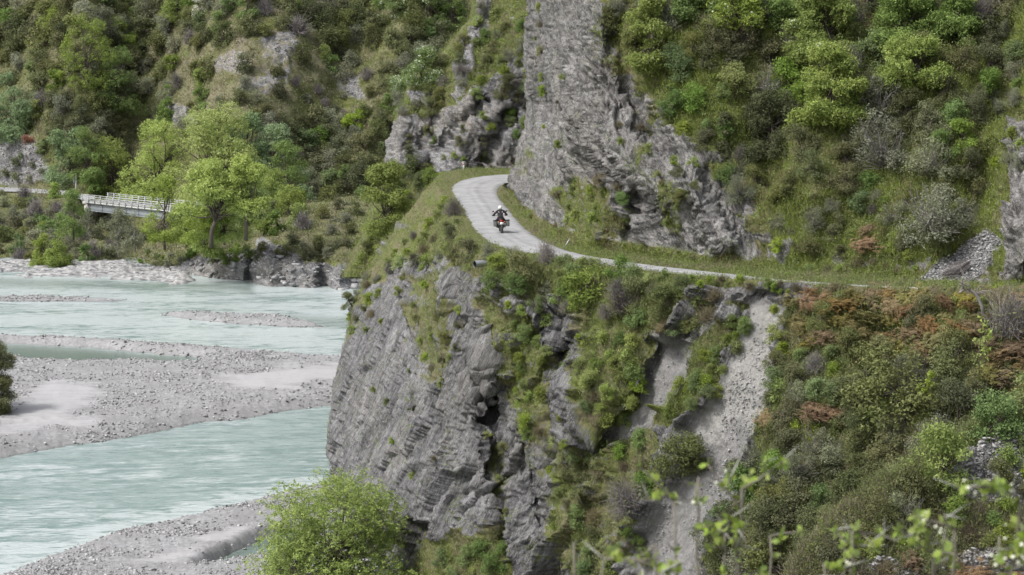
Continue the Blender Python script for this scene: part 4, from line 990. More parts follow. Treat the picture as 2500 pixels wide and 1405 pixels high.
# trees with trunk and crown as parts
def tree(sh, x, y, px_w, px_h, mat, label, shape='dome', leaf=0.24, ncl=700, per=14, k=16, name='tree', cat='tree', lean=0.0, base=0.22, d=None, z=None, csig=0.24, twigs=3, blossom=0, bark='bark', seed=None, asp=0.5, r0=None, group=None):
    if d is None:
        p = on(sh, x, y)[0]
    else: p = P(x, y, d)
    p = np.array(p); ppm = F / p[1]; w = px_w / ppm * 1.12; h = px_h / ppm * 1.06; base = base if r0 and r0 > .2 else 0.03; rng = R(seed or int(x * 7 + y))
    root = bpy.data.objects.new(name, None); COL.objects.link(root); root.empty_display_size = 0.3; root.location = p; tag(root, label, cat, group)
    L = lobes_for(rng, w, h, h * base, k, shape); L = [(c + np.array([lean * c[2], 0, 0]), r) for c, r in L]
    pts, out, tv, cc = crown_pts(rng, L, int(ncl * 1.35), per, csig)
    V, Fq = leaf_quads(rng, pts, out, leaf, asp)
    mb = MB(); mb.add(V, Fq, tint=np.repeat(tv, 3)); cr = link('crown', mb.mesh('crown', [FM['t_' + mat]], False), root)
    tb = MB(); limbs(tb, rng, L, h, h * base, r0 or 0.018 * w + 0.05, 0, twigs, lean); link('trunk', tb.mesh('trunk', [M[bark]]), root)
    if blossom:
        kk = rng.choice(len(cc), blossom); bp = np.repeat(cc[kk], 7, 0) * 1.01 + rng.normal(size=(blossom * 7, 3)) * 0.11
        V, Fq = leaf_quads(rng, bp, unit(bp - np.array([0, 0, h / 2])), leaf * 0.75, 0.9); mb = MB(); mb.add(V, Fq, tint=rng.uniform(0, 1, len(V))); link('blossom', mb.mesh('blossom', [FM['flower']], False), root)
    TAKEN.append((x, y, px_w * 0.7)); return root

# --- trees by the bridge and on the far slope
tree('far_hillside', 388, 505, 225, 215, 'willow', 'broad pale green willow hanging over the middle of the white bridge', k=20, ncl=1800, leaf=0.30)
tree('far_hillside', 520, 500, 275, 250, 'willow', 'tallest pale green willow behind the right end of the bridge', 'dome', k=24, ncl=2250, leaf=0.30)
tree(None, 515, 580, 175, 200, 'willow', 'pale willow with dark leaning limbs in front of the bridge end', k=14, ncl=1050, base=0.3, d=336, lean=0.12, r0=0.32, twigs=5, leaf=0.30)
tree(None, 600, 565, 130, 180, 'willow', 'thin crowned willow with black forked trunk right of the bridge', 'tall', k=12, ncl=630, d=335, r0=0.26, twigs=7, leaf=0.30)
tree('far_hillside', 655, 485, 190, 200, 'blue', 'blue green round tree right of the tallest willow', k=16, ncl=1000, leaf=0.30)
tree('far_hillside', 695, 495, 125, 165, 'green', 'fresh green tree at the right end of the tree row by the bridge', k=14, ncl=750)
tree('far_hillside', 600, 420, 130, 150, 'blue', 'blue green treetop behind the tallest willow', k=12, ncl=650, leaf=0.30)
tree('far_hillside', 660, 500, 90, 90, 'bright', 'yellow green leafy tree in front of the blue green tree', k=10, ncl=420)
tree('far_hillside', 165, 445, 120, 155, 'blue', 'round blue green tree left of the bridge above the white post', k=14, ncl=800, leaf=0.30)
tree('far_hillside', 215, 440, 110, 145, 'green', 'round mid green tree behind the left end of the bridge', k=13, ncl=650)
tree('far_hillside', 275, 475, 130, 150, 'bright', 'light green tree directly behind the bridge railings', k=14, ncl=750)
tree('far_hillside', 225, 470, 60, 100, 'green', 'narrow dark leaved tree between the white post and the railings', 'tall', k=10, ncl=380)
tree('far_hillside', 40, 335, 165, 165, 'blue', 'large round blue green tree at the left edge of the photo', k=18, ncl=1200, leaf=0.30)
tree('far_hillside', 215, 215, 130, 180, 'bright', 'tall yellow green tree high on the far slope upper left', 'tall', k=16, ncl=650)
tree('far_hillside', 285, 270, 145, 165, 'green', 'spreading light green tree on the far slope above the bridge', 'dome', k=15, ncl=750)
tree('far_hillside', 300, 130, 70, 100, 'bright', 'yellow green tree below the top edge upper left', 'tall', k=10, ncl=380)
tree('far_hillside', 165, 200, 60, 130, 'bright', 'slim yellow green tree left of the tall yellow green tree', 'cone', k=10, ncl=360)
tree('far_hillside', 405, 310, 80, 110, 'green', 'pointed green tree above the pale willows', 'cone', k=12, ncl=430)
tree('far_hillside', 125, 80, 60, 70, 'bright', 'small yellow green treetop near the upper left corner', k=9, ncl=300)
tree('far_hillside', 430, 45, 80, 90, 'bright', 'yellow green tree cut by the top edge left of centre', 'tall', k=10, ncl=380)
tree('far_hillside', 490, 30, 50, 60, 'flower', 'white flowering hawthorn at the top edge left of centre', k=8, ncl=200, leaf=0.2)
tree('far_hillside', 600, 40, 60, 80, 'green', 'dark leaved green tree at the top edge above the rubble scar', 'tall', k=9, ncl=320)
tree('far_hillside', 1040, 60, 110, 110, 'green', 'leafy green tree at the top edge left of the grassy spur', k=12, ncl=520, blossom=40)
tree('far_hillside', 1105, 70, 90, 110, 'green', 'leafy green tree touching the top of the grassy spur', k=12, ncl=480, blossom=25)
tree('far_hillside', 960, 50, 80, 80, 'green', 'hawthorn with white blossom near the top edge centre', k=10, ncl=380, blossom=70)
tree(None, 105, 652, 80, 115, 'bright', 'left lobe of the yellow green conical bush on the river bank', 'cone', k=10, ncl=620, d=366, base=0.05, leaf=0.2, name='conical_bush', cat='bush')
tree(None, 140, 652, 75, 100, 'bright', 'right hand yellow green conical bush on the river bank', 'cone', k=10, ncl=560, d=364, base=0.05, leaf=0.2, name='conical_bush', cat='bush')
tree(None, 402, 590, 105, 165, 'bright', 'vivid green leafy tree standing in front of the bridge girder', 'tall', k=12, ncl=560, d=356, base=0.12)
tree(None, 180, 572, 75, 115, 'green', 'soft green bushy tree just left of the bridge pier', 'dome', k=10, ncl=420, d=370, base=0.08)
tree(None, 290, 615, 75, 110, 'grey', 'thin grey green sapling below the bridge girder', 'tall', k=9, ncl=170, d=362, twigs=9, bark='greybark')
tree(None, 330, 605, 60, 90, 'grey', 'wispy grey sapling beneath the middle of the bridge', 'tall', k=8, ncl=110, d=360, twigs=10, bark='greybark')
tree(None, 505, 620, 70, 80, 'willow', 'low drooping willow bough under the leaning limbs', 'dome', k=9, ncl=450, d=344, base=0.05, leaf=0.30)
tree(None, 947, 580, 128, 195, 'bright', 'tall yellow green tree in the saddle left of the road bend', 'tall', k=20, ncl=1500, base=0.08, leaf=0.19, csig=0.2, d=226)
tree('spur', 1030, 200, 95, 95, 'green', 'flowering hawthorn with cream blossom on the spur edge', 'dome', k=10, ncl=420, blossom=170, leaf=0.17)
tree('spur', 985, 225, 70, 60, 'green', 'low cream flowered hawthorn left of the taller flowering hawthorn', 'dome', k=7, ncl=260, blossom=110, leaf=0.17)

tree(None, 455, 590, 110, 120, 'bright', 'light green bushy tree hiding the middle of the bridge', k=13, ncl=600, d=352)
tree(None, 498, 588, 120, 85, 'bright', 'low light green thicket in front of the right bridge end', k=11, ncl=480, d=340)
tree(None, 548, 585, 110, 110, 'willow', 'low pale green thicket under the forked willow', k=12, ncl=600, d=340)
tree('far_hillside', 620, 545, 120, 95, 'green', 'broad green thicket right of the bridge end', k=12, ncl=500)
tree('far_hillside', 705, 525, 90, 70, 'bright', 'small light green tree on the terrace above the purple bush', k=9, ncl=300)
fill('far_hillside', [(430, 505), (740, 500), (740, 560), (430, 610)], 14, [('f_green', 3), ('f_bright', 3), ('f_olive', 1)], 44, 70, 0.5, 'beneath the willows by the bridge end')

# --- trees above the road
kw = dict(leaf=0.145, csig=0.13)
tree('upper_cliff', 1585, 170, 150, 200, 'bright', 'bright green hawthorn right of the cliff top at the upper edge', 'tall', k=20, ncl=1300, blossom=18, **kw)
tree('upper_cliff', 2025, 300, 175, 200, 'bright', 'big bright green hawthorn with sparse white flowers on the right slope', 'dome', k=22, ncl=1800, blossom=30, **kw)
tree('upper_cliff', 2010, 130, 200, 190, 'bright', 'yellow green layered tree at the top edge above the big hawthorn', 'dome', k=20, ncl=1500, blossom=14, **kw)
tree('upper_cliff', 1790, 60, 150, 100, 'bright', 'small flowering tree at the top edge between the two hawthorns', 'dome', k=14, ncl=800, blossom=20, **kw)
tree('upper_cliff', 1880, 385, 160, 175, 'dark', 'dark round kanuka tree in the middle of the right slope', 'dome', k=18, ncl=1700, leaf=0.12, csig=0.13)
tree('upper_cliff', 1772, 360, 42, 90, 'dark', 'thin dark sapling left of the round kanuka tree', 'tall', k=7, ncl=220, leaf=0.12, csig=0.1)
tree('upper_cliff', 2230, 200, 190, 110, 'bright', 'wide yellow green tree with flat boughs on the upper right slope', 'dome', k=18, ncl=1100, **kw)
tree('upper_cliff', 2200, 100, 190, 150, 'green', 'deep green tree at the top edge near the right corner', 'dome', k=18, ncl=1400, **kw)
tree('upper_cliff', 2330, 110, 150, 130, 'green', 'green tree at the top edge left of the corner rocks', 'dome', k=14, ncl=1000, **kw)
tree('upper_cliff', 1700, 40, 110, 90, 'green', 'small green tree at the top edge right of the cliff hawthorn', 'dome', k=10, ncl=600, **kw)
tree('upper_cliff', 1900, 60, 130, 120, 'green', 'shady green tree at the top edge above the kanuka tree', 'dome', k=12, ncl=800, **kw)

# --- willow at the foot of the cliff
tree(None, 825, 1500, 470, 385, 'foot', 'large willow on the gravel at the foot of the cliff', 'dome', k=60, ncl=5200, per=11, d=143, leaf=0.155, csig=0.10, base=0.10, twigs=9, asp=0.42, r0=0.12, seed=77)
tree(None, 735, 1480, 210, 270, 'foot', 'left bough clump of young willow beside the large willow', 'dome', k=22, ncl=1500, per=11, d=141, leaf=0.145, csig=0.10, base=0.1, twigs=8, asp=0.42, r0=0.07, seed=78)
# --- shrubs singled out
for a in [
 ('twig', 'lower_cliff', 1110, 522, 62, 'grey brown bush on the outer road edge left of the motorcycle'),
 ('olive', 'lower_cliff', 1118, 618, 62, 'dark bush overhanging the cliff beside the culvert pipe'),
 ('dark', 'lower_cliff', 1642, 752, 92, 'grey green upright bush at the road edge below the long cliff'),
 ('dark', 'lower_cliff', 1655, 1140, 150, 'dark shaded bush at the head of the lower slip'),
 ('olive', 'lower_cliff', 1705, 1135, 105, 'olive bush at the ledge between the two slips beside the dark bush'),
 ('twig', 'lower_cliff', 1545, 1240, 140, 'large grey bare bush left of the lower slip'),
 ('olive', 'lower_cliff', 2345, 870, 110, 'rounded olive bush standing in the rusty bracken'),
 ('twig', 'lower_cliff', 1985, 905, 80, 'purple grey bare bush below the left end of the bracken'),
 ('twig', 'lower_cliff', 2455, 800, 150, 'purple brown bare bush at the right edge above the bracken'),
 ('olive', 'lower_cliff', 2200, 985, 230, 'large olive bush below the bracken'),
 ('dark', 'lower_cliff', 2095, 1000, 120, 'dark round bush left of the large olive bush'),
 ('dark', 'lower_cliff', 2330, 1040, 170, 'dark bush right of the large olive bush'),
 ('dark', 'lower_cliff', 1850, 1290, 130, 'dark bush on the right lip of the lower slip'),
 ('grey', 'upper_cliff', 1865, 235, 110, 'silvery wiry bush above the dark kanuka tree'),
 ('grey', 'upper_cliff', 2150, 290, 150, 'silvery wiry bush right of the big hawthorn'),
 ('grey', 'upper_cliff', 2270, 555, 190, 'broad silvery bush low on the right slope'),
 ('grey', 'upper_cliff', 2160, 400, 160, 'silvery bush in the middle of the right slope'),
 ('grey', 'upper_cliff', 1810, 480, 90, 'silvery bush left edge of the right slope beside the cliff'),
 ('bright', 'lower_cliff', 1450, 720, 130, 'yellow green bush below the road left of the culvert gully'),
]: plant(*a[:5], label=a[5]); TAKEN.append((a[2], a[3], a[4] * 0.8))
plant('f_twig', 'far_hillside', 742, 560, 60, label='dark purple grey bush on the bluff above the river'); TAKEN.append((742, 560, 60))
plant('f_green', 'far_hillside', 112, 365, 45, label='small green bush beside the rust coloured bush')
PROTO['rust'] = dict(cat='bush', name='rust_bush', adj='rust coloured bush', var=[bush(R(5), 3.0, 1.6, 0.22, 90, 12, 0.2, 'rust', k=7)], w=3.0)
plant('rust', 'far_hillside', 70, 338, 38, label='rust coloured bush above the left rock face', group='rust coloured bushes')
plant('rust', 'far_hillside', 525, 525, 34, label='rust red dead foliage under the leaning willow limbs', group='rust coloured bushes')

TAKEN += [(1178, 650, 60), (1178, 672, 50), (1380, 606, 30), (1133, 418, 30)]
# --- fill of the slopes
fo = [('f_olive', 5), ('f_dark', 3.5), ('f_grey', 2.4), ('f_green', 2.2), ('f_bright', 0.5), ('f_twig', 0.6)]
fa = 'far_hillside'
fill(fa, [(-30, 0), (150, 0), (150, 130), (-30, 130)], 26, fo, 48, 78, 0.55, 'in the upper left corner')
fill(fa, [(150, 0), (380, 0), (380, 140), (150, 130)], 26, fo, 44, 75, 0.55, 'below the top edge above the bridge')
fill(fa, [(-30, 130), (160, 130), (180, 330), (60, 320), (-30, 200)], 22, fo, 44, 72, 0.55, 'behind the large round tree at the left edge')
fill(fa, [(160, 130), (380, 140), (370, 330), (180, 330)], 20, fo, 44, 70, 0.55, 'among the tall yellow green trees on the far slope')
fill(fa, [(380, 0), (620, 0), (620, 90), (500, 120), (380, 140)], 24, fo, 46, 78, 0.55, 'above the rubble scar on the far slope')
fill(fa, [(380, 150), (520, 160), (520, 260), (380, 300)], 11, fo, 40, 62, 0.7, 'left of the rubble scar on the far slope')
fill(fa, [(620, 0), (800, 0), (800, 110), (620, 80)], 18, fo, 46, 78, 0.55, 'right of the rubble scar at the top')
fill(fa, [(800, 0), (970, 0), (940, 120), (800, 110)], 18, fo, 46, 80, 0.52, 'below the top edge left of the flowering hawthorn')
fill(fa, [(970, 0), (1145, 0), (1060, 140), (940, 180)], 20, fo, 44, 74, 0.5, 'beside the flowering hawthorn on the skyline of the spur')
fill(fa, [(740, 100), (940, 120), (990, 200), (930, 250), (800, 190)], 15, fo, 40, 64, 0.75, 'above the bright grass patch')
fill(fa, [(560, 150), (740, 120), (740, 200), (560, 220)], 5, [('f_dark', 2), ('f_olive', 2)], 44, 62, 1.2, 'on the bare tan slope by the rubble scar')
fill(fa, [(520, 220), (720, 210), (740, 330), (520, 300)], 11, fo, 34, 52, 0.95, 'on the tan grass below the rubble scar')
fill(fa, [(720, 200), (900, 220), (900, 300), (740, 310)], 9, [('f_low', 2), ('f_twig', 1), ('f_olive', 1)], 22, 40, 1.0, 'on the bright grass patch')
fill(fa, [(420, 300), (560, 260), (560, 330), (420, 330)], 6, fo, 36, 56, 0.7, 'above the pale willows')
fill(fa, [(600, 280), (750, 300), (760, 400), (640, 380)], 16, fo, 40, 64, 0.6, 'behind the blue green tree')
fill(fa, [(750, 300), (960, 260), (940, 380), (770, 400)], 26, fo, 44, 74, 0.5, 'left of the grey bluff behind the bend')
fill(fa, [(740, 400), (930, 380), (910, 480), (760, 490)], 22, fo, 40, 66, 0.55, 'above the grassy terrace left of the yellow green tree')
fill(fa, [(640, 510), (880, 500), (880, 640), (640, 620)], 26, [('f_dark', 2), ('f_olive', 3), ('f_twig', 3), ('f_grey', 2), ('f_low', 2)], 26, 50, 0.75, 'on the dark bluff above the river')
fill(fa, [(450, 560), (640, 540), (640, 630), (470, 640)], 18, [('f_dark', 2), ('f_olive', 2), ('f_twig', 1), ('f_green', 2)], 30, 54, 0.65, 'under the willows above the shore rocks')
fill(fa, [(-30, 480), (150, 480), (150, 640), (-30, 640)], 34, [('f_olive', 3), ('f_green', 2), ('f_twig', 2), ('f_bright', 1.5), ('f_grey', 2), ('f_dark', 1)], 32, 58, 0.52, 'on the bank below the far road')
fill(fa, [(150, 510), (330, 540), (300, 640), (150, 640)], 26, [('f_dark', 3), ('f_twig', 3), ('f_green', 1), ('f_grey', 2)], 30, 52, 0.52, 'on the bank below the bridge pier')
fill(fa, [(300, 590), (480, 580), (470, 650), (300, 650)], 12, [('f_low', 3), ('f_green', 1.5)], 20, 40, 0.8, 'on the grassy bank above the shore')
fill(fa, [(0, 380), (110, 380), (140, 440), (0, 440)], 8, [('f_low', 3), ('f_green', 1)], 18, 34, 0.9, 'on the left rock face above the far road')
fill(fa, [(110, 300), (300, 320), (300, 380), (130, 380)], 12, [('f_dark', 3), ('f_olive', 2)], 40, 60, 0.55, 'behind the round trees left of the bridge')
fs = [('olive', 3), ('dark', 1.5), ('grey', 2), ('green', 2), ('low', 3)]
fill('spur', [(960, 200), (1140, 60), (1140, 200), (1060, 280), (960, 290)], 22, [('olive', 3), ('dark', 3), ('grey', 2), ('twig', 1)], 36, 62, 0.62, 'on the wooded spur above the grey bluff')
fill('spur', [(1150, 0), (1285, 0), (1285, 260), (1130, 240), (1150, 150)], 20, fs, 26, 52, 0.72, 'on the grassy spur left of the tall cliff')
fill('spur', [(960, 290), (1060, 280), (1080, 420), (950, 400)], 4, [('olive', 2), ('dark', 2), ('green', 1)], 22, 36, 1.2, 'on the grey bluff behind the bend')
fill('spur', [(1210, 130), (1300, 120), (1290, 400), (1240, 330)], 12, [('low', 2), ('green', 3), ('olive', 2)], 26, 50, 0.8, 'in the cleft left of the tall cliff')
fill('spur', [(1080, 300), (1270, 260), (1270, 400), (1080, 410)], 9, [('low', 2), ('green', 1), ('olive', 1)], 18, 36, 1.0, 'on the rocks behind the road bend')
fill('spur', [(880, 600), (1000, 400), (1090, 430), (980, 570), (900, 670)], 24, fs, 30, 60, 0.6, 'between the yellow green tree and the road bend')
up = [('olive', 4), ('dark', 3), ('grey', 3), ('green', 2.2), ('bright', 1), ('twig', 0.8)]
uc = 'upper_cliff'
fill(uc, [(1500, 10), (1720, 10), (1720, 160), (1560, 200), (1500, 120)], 14, up, 60, 110, 0.62, 'above the long cliff beside the hawthorn')
fill(uc, [(1580, 200), (1760, 180), (1780, 330), (1680, 340)], 12, [('green', 3), ('olive', 2), ('grey', 1), ('low', 3)], 45, 90, 0.75, 'on the cliff shoulder left of the silvery bush')
fill(uc, [(1720, 10), (1960, 10), (1960, 220), (1760, 220)], 15, up, 75, 130, 0.6, 'near the top edge left of the big hawthorn')
fill(uc, [(1960, 10), (2200, 10), (2200, 240), (1960, 240)], 14, up, 75, 130, 0.6, 'around the big hawthorn')
fill(uc, [(2200, 10), (2450, 10), (2420, 250), (2200, 240)], 15, up, 70, 120, 0.62, 'on the upper right slope')
fill(uc, [(2380, 60), (2500, 0), (2500, 420), (2400, 420)], 13, [('grey', 3), ('green', 2), ('low', 3), ('olive', 1)], 40, 80, 0.7, 'beside the rocks at the right edge')
fill(uc, [(1700, 340), (1860, 380), (1900, 520), (1800, 520)], 12, up, 50, 95, 0.7, 'right of the long cliff')
fill(uc, [(1900, 380), (2120, 300), (2160, 460), (1940, 500)], 14, up, 60, 110, 0.68, 'below the big hawthorn')
fill(uc, [(2120, 300), (2380, 260), (2380, 440), (2160, 460)], 17, up, 70, 125, 0.62, 'below the yellow green flat boughed tree')
fill(uc, [(2160, 460), (2430, 440), (2360, 560), (2180, 600)], 13, up, 55, 105, 0.7, 'above the rubble chute')
fill(uc, [(1860, 500), (2180, 470), (2200, 600), (1960, 640), (1900, 600)], 22, [('olive', 2), ('grey', 2), ('bracken', 1.5), ('strawy', 2), ('low', 3), ('twig', 1), ('green', 1)], 35, 80, 0.75, 'low on the right slope above the road')
fill(uc, [(1960, 640), (2250, 600), (2230, 680), (1980, 680)], 16, [('low', 4), ('strawy', 3), ('green', 1)], 26, 50, 0.8, 'on the bank along the far right road')
fill(uc, [(1340, 440), (1520, 450), (1540, 570), (1380, 560)], 13, [('low', 4), ('green', 1), ('strawy', 2)], 24, 48, 0.75, 'on the green ledge of the long cliff')
fill(uc, [(1560, 300), (1700, 400), (1680, 560), (1590, 560), (1600, 420)], 13, [('low', 4), ('olive', 1), ('strawy', 1)], 20, 42, 0.9, 'in the cracks of the long cliff')
fill(uc, [(1285, 20), (1330, 20), (1330, 300), (1290, 430), (1262, 400)], 8, [('low', 3), ('green', 1), ('strawy', 1)], 16, 34, 1.1, 'on the left edge of the tall cliff')
fill(uc, [(1290, 180), (1500, 150), (1540, 350), (1300, 400)], 7, [('low', 3), ('strawy', 1)], 14, 28, 1.2, 'on the bare tall cliff face')
fill(uc, [(1260, 500), (1300, 540), (1400, 600), (1700, 640), (1700, 628), (1420, 585)], 14, [('low', 4), ('strawy', 2)], 16, 32, 0.9, 'in the verge at the cliff foot')
lc = 'lower_cliff'
fill(lc, [(1040, 450), (1110, 500), (1140, 600), (1000, 680), (920, 660)], 28, [('olive', 2), ('grey', 2), ('low', 5), ('twig', 1.5), ('strawy', 2)], 26, 56, 0.68, 'on the steep flank below the road bend')
fill(lc, [(900, 640), (1000, 660), (960, 780), (860, 820), (845, 760)], 16, [('olive', 2), ('low', 3), ('strawy', 2), ('grey', 1)], 22, 46, 0.7, 'along the upper left corner of the lower cliff')
fill(lc, [(1150, 610), (1340, 640), (1340, 720), (1170, 690)], 17, [('olive', 3), ('twig', 2), ('green', 2), ('grey', 2), ('bright', 1)], 44, 84, 0.6, 'on the brink right of the culvert pipe')
fill(lc, [(1340, 640), (1580, 680), (1560, 800), (1380, 760)], 22, [('bright', 4), ('green', 3), ('olive', 1.5), ('twig', 1)], 50, 100, 0.58, 'on the brink below the long cliff')
fill(lc, [(1560, 690), (1780, 700), (1740, 800), (1580, 830)], 18, [('bright', 2), ('green', 2), ('olive', 2), ('strawy', 3), ('twig', 1)], 40, 80, 0.64, 'on the brink above the first slip')
fill(lc, [(1230, 720), (1340, 740), (1350, 1070), (1250, 1060)], 22, [('low', 5), ('green', 1.5), ('strawy', 0.8)], 26, 52, 0.72, 'in the green strip right of the dark crevice')
fill(lc, [(1000, 690), (1110, 650), (1130, 880), (1050, 930)], 16, [('low', 3), ('olive', 2), ('strawy', 1)], 22, 44, 0.8, 'in the hollow left of the dark crevice')
fill(lc, [(1400, 800), (1570, 820), (1540, 1060), (1440, 1040)], 24, [('bright', 1.5), ('low', 4), ('green', 2), ('strawy', 1)], 34, 70, 0.66, 'left of the first slip')
fill(lc, [(1770, 790), (1830, 790), (1760, 960), (1640, 1030), (1620, 1010)], 20, [('low', 4), ('green', 1), ('bright', 2)], 28, 54, 0.55, 'on the grass strip between the two slips')
fill(lc, [(1380, 1090), (1600, 1070), (1580, 1400), (1400, 1400)], 22, [('low', 3), ('green', 2), ('olive', 2), ('strawy', 2)], 36, 76, 0.68, 'below the first slip')
fill(lc, [(1340, 1000), (1390, 1000), (1370, 1300), (1330, 1300)], 6, [('low', 4)], 20, 38, 0.9, 'in the cracks left of the lower slope')
fill(lc, [(860, 850), (1100, 900), (1100, 1300), (900, 1100)], 9, [('low', 3), ('strawy', 1)], 14, 26, 1.3, 'on the bare grey lower cliff')
fill(lc, [(1060, 1370), (1230, 1330), (1250, 1420), (1060, 1430)], 10, [('green', 3), ('low', 2)], 36, 66, 0.65, 'at the foot of the dark crevice')
fill(lc, [(1190, 1060), (1230, 1060), (1240, 1320), (1200, 1320)], 8, [('low', 3), ('olive', 1)], 20, 36, 0.8, 'inside the dark crevice')
fill(lc, [(1960, 704), (2540, 722), (2540, 752), (1960, 738)], 20, [('bracken', 3), ('gold', 3), ('strawy', 2), ('low', 2)], 44, 70, 0.5, 'along the road edge above the bracken bank')
fill(lc, [(1560, 668), (1960, 702), (1960, 718), (1560, 684)], 18, [('strawy', 3), ('low', 5), ('green', 1)], 22, 40, 0.6, 'along the outer road edge above the slips')
fill(lc, [(1930, 715), (2130, 730), (2120, 860), (1960, 850)], 20, [('bracken', 5), ('gold', 3), ('olive', .7)], 62, 100, 0.5, 'at the left end of the bracken bank')
fill(lc, [(2130, 730), (2320, 740), (2320, 880), (2120, 880)], 20, [('bracken', 4), ('gold', 3), ('olive', 0.8)], 62, 100, 0.5, 'in the middle of the bracken bank')
fill(lc, [(2320, 740), (2520, 750), (2520, 960), (2330, 900)], 20, [('bracken', 5), ('gold', 2), ('dark', 0.8)], 66, 110, 0.5, 'at the right end of the bracken bank')
fill(lc, [(1880, 870), (2060, 880), (2060, 1080), (1860, 1080)], 20, [('low', 2), ('olive', 2), ('green', 2), ('bracken', 1), ('grey', 1.5)], 50, 96, 0.58, 'right of the upper slip below the bracken')
fill(lc, [(2060, 900), (2400, 920), (2380, 1100), (2080, 1080)], 22, [('olive', 5), ('dark', 3), ('grey', 2), ('green', 1)], 90, 150, 0.5, 'on the scrub slope below the bracken')
fill(lc, [(1830, 1090), (2060, 1080), (2040, 1300), (1800, 1300), (1810, 1180)], 20, [('olive', 4), ('dark', 1.5), ('grey', 2), ('green', 2.5)], 80, 150, 0.5, 'on the scrub right of the lower slip')
fill(lc, [(2060, 1080), (2260, 1080), (2100, 1260), (2020, 1300)], 14, [('olive', 4), ('dark', 2), ('grey', 2), ('green', 2)], 100, 170, 0.48, 'on the scrub left of the near white rocks')
fill(lc, [(1760, 1300), (2000, 1300), (1980, 1460), (1720, 1460)], 14, [('olive', 4), ('dark', 3), ('grey', 2), ('green', 1)], 100, 170, 0.5, 'at the bottom edge right of the slip')
fill(lc, [(1880, 740), (1940, 740), (1920, 900), (1880, 1000)], 7, [('grey', 2), ('olive', 2), ('low', 2)], 40, 66, 0.7, 'on the right rim of the upper slip')
ns = 'near_slope'
fill(ns, [(2360, 1060), (2560, 960), (2560, 1060), (2420, 1090)], 11, [('bright', 5), ('green', 2)], 110, 170, 0.42, 'on the near rise at the right edge')
fill(ns, [(1920, 1440), (2050, 1275), (2150, 1195), (2300, 1090), (2340, 1130), (2180, 1260), (2060, 1360), (1990, 1450)], 18, [('olive', 4), ('green', 2), ('grey', 2), ('bright', 1)], 110, 190, 0.42, 'along the brow of the near slope')
fill(ns, [(2060, 1250), (2300, 1100), (2330, 1200), (2150, 1330)], 13, [('twig', 3), ('grey', 2), ('olive', 2), ('green', 1)], 90, 160, 0.55, 'left of the near white rocks')
fill(ns, [(2160, 1240), (2480, 1240), (2500, 1330), (2120, 1360)], 18, [('low', 4), ('green', 2), ('strawy', 3)], 60, 110, 0.62, 'on the near slope below the white rocks')
fill(ns, [(1980, 1340), (2500, 1330), (2500, 1440), (1960, 1440)], 20, [('strawy', 3), ('low', 2), ('bracken', 2), ('olive', 1)], 60, 120, 0.6, 'on the near slope along the bottom edge')
fill(ns, [(2440, 1100), (2560, 1080), (2560, 1240), (2450, 1230)], 7, [('olive', 2), ('twig', 1), ('low', 2)], 60, 110, 0.7, 'behind the near white rocks at the edge')
# bushes leaning in from the left river bank
for i, (x, y, w, h, lb) in enumerate([(-15, 1010, 120, 110, 'lower olive bush leaning in from the left edge over the gravel'), (-20, 930, 130, 110, 'upper olive bush leaning in from the left edge over the pool'), (-90, 1000, 200, 190, 'large olive bush behind the ones leaning in at the left edge')]):
    tree(None, x, y + 5, w, h, 'olive', lb, 'dome', k=12, ncl=900, d=PZ(x, 1010, 0.8)[1] + i * 1.5, base=0.04, leaf=0.15, csig=0.16, name='scrub_bush', cat='bush', z=0)
label_plants()
# ------------------------------------------------------------------ grass, herbs, stones (nobody could count them)
def blades(name, sh, n, cond, hgt, wid, per, label, straw=0.3, spread=0.16):
    s = SH[sh]; wgt = cond(s); k = RNG.choice(len(wgt), n, p=wgt / wgt.sum()); C = s['V'][k]; N = s['N'][k]
    C = np.repeat(C, per, 0) + RNG.normal(size=(n * per, 3)) * spread * np.array([1, 1, 0.15]); m = len(C)
    hh = hgt * RNG.uniform(0.45, 1.35, m)[:, None] * np.repeat(RNG.uniform(0.6, 1.3, n), per)[:, None]
    d = unit(np.repeat(N, per, 0) * 0.35 + np.array([0, 0, 0.8]) + RNG.normal(size=(m, 3)) * 0.35); a = RNG.uniform(0, 6.28, m)
    sd_ = np.stack([np.cos(a), np.sin(a), 0 * a], -1) * wid / 2
    tip = C + unit(d + RNG.normal(size=(m, 3)) * 0.15) * hh
    V = np.stack([C - sd_ - d * .05, C + sd_ - d * .05, tip], 1).reshape(-1, 3); i = np.arange(m)[:, None] * 3
    pat = np.repeat(fbm(s['V'][k] * 0.22, 3) + RNG.normal(0, .22, n) > (0.5 - straw) * 0.9, per)
    tint = np.repeat(np.clip(RNG.normal(.5, .22, m), 0, 1), 3)
    me = mesh_np(name, V, [i + np.array([0, 1, 2])], [FM['grass'], FM['straw']], {'tint': tint}, pat.astype(int), False)
    o = link(name, me); tag(o, label, kind='stuff'); return o
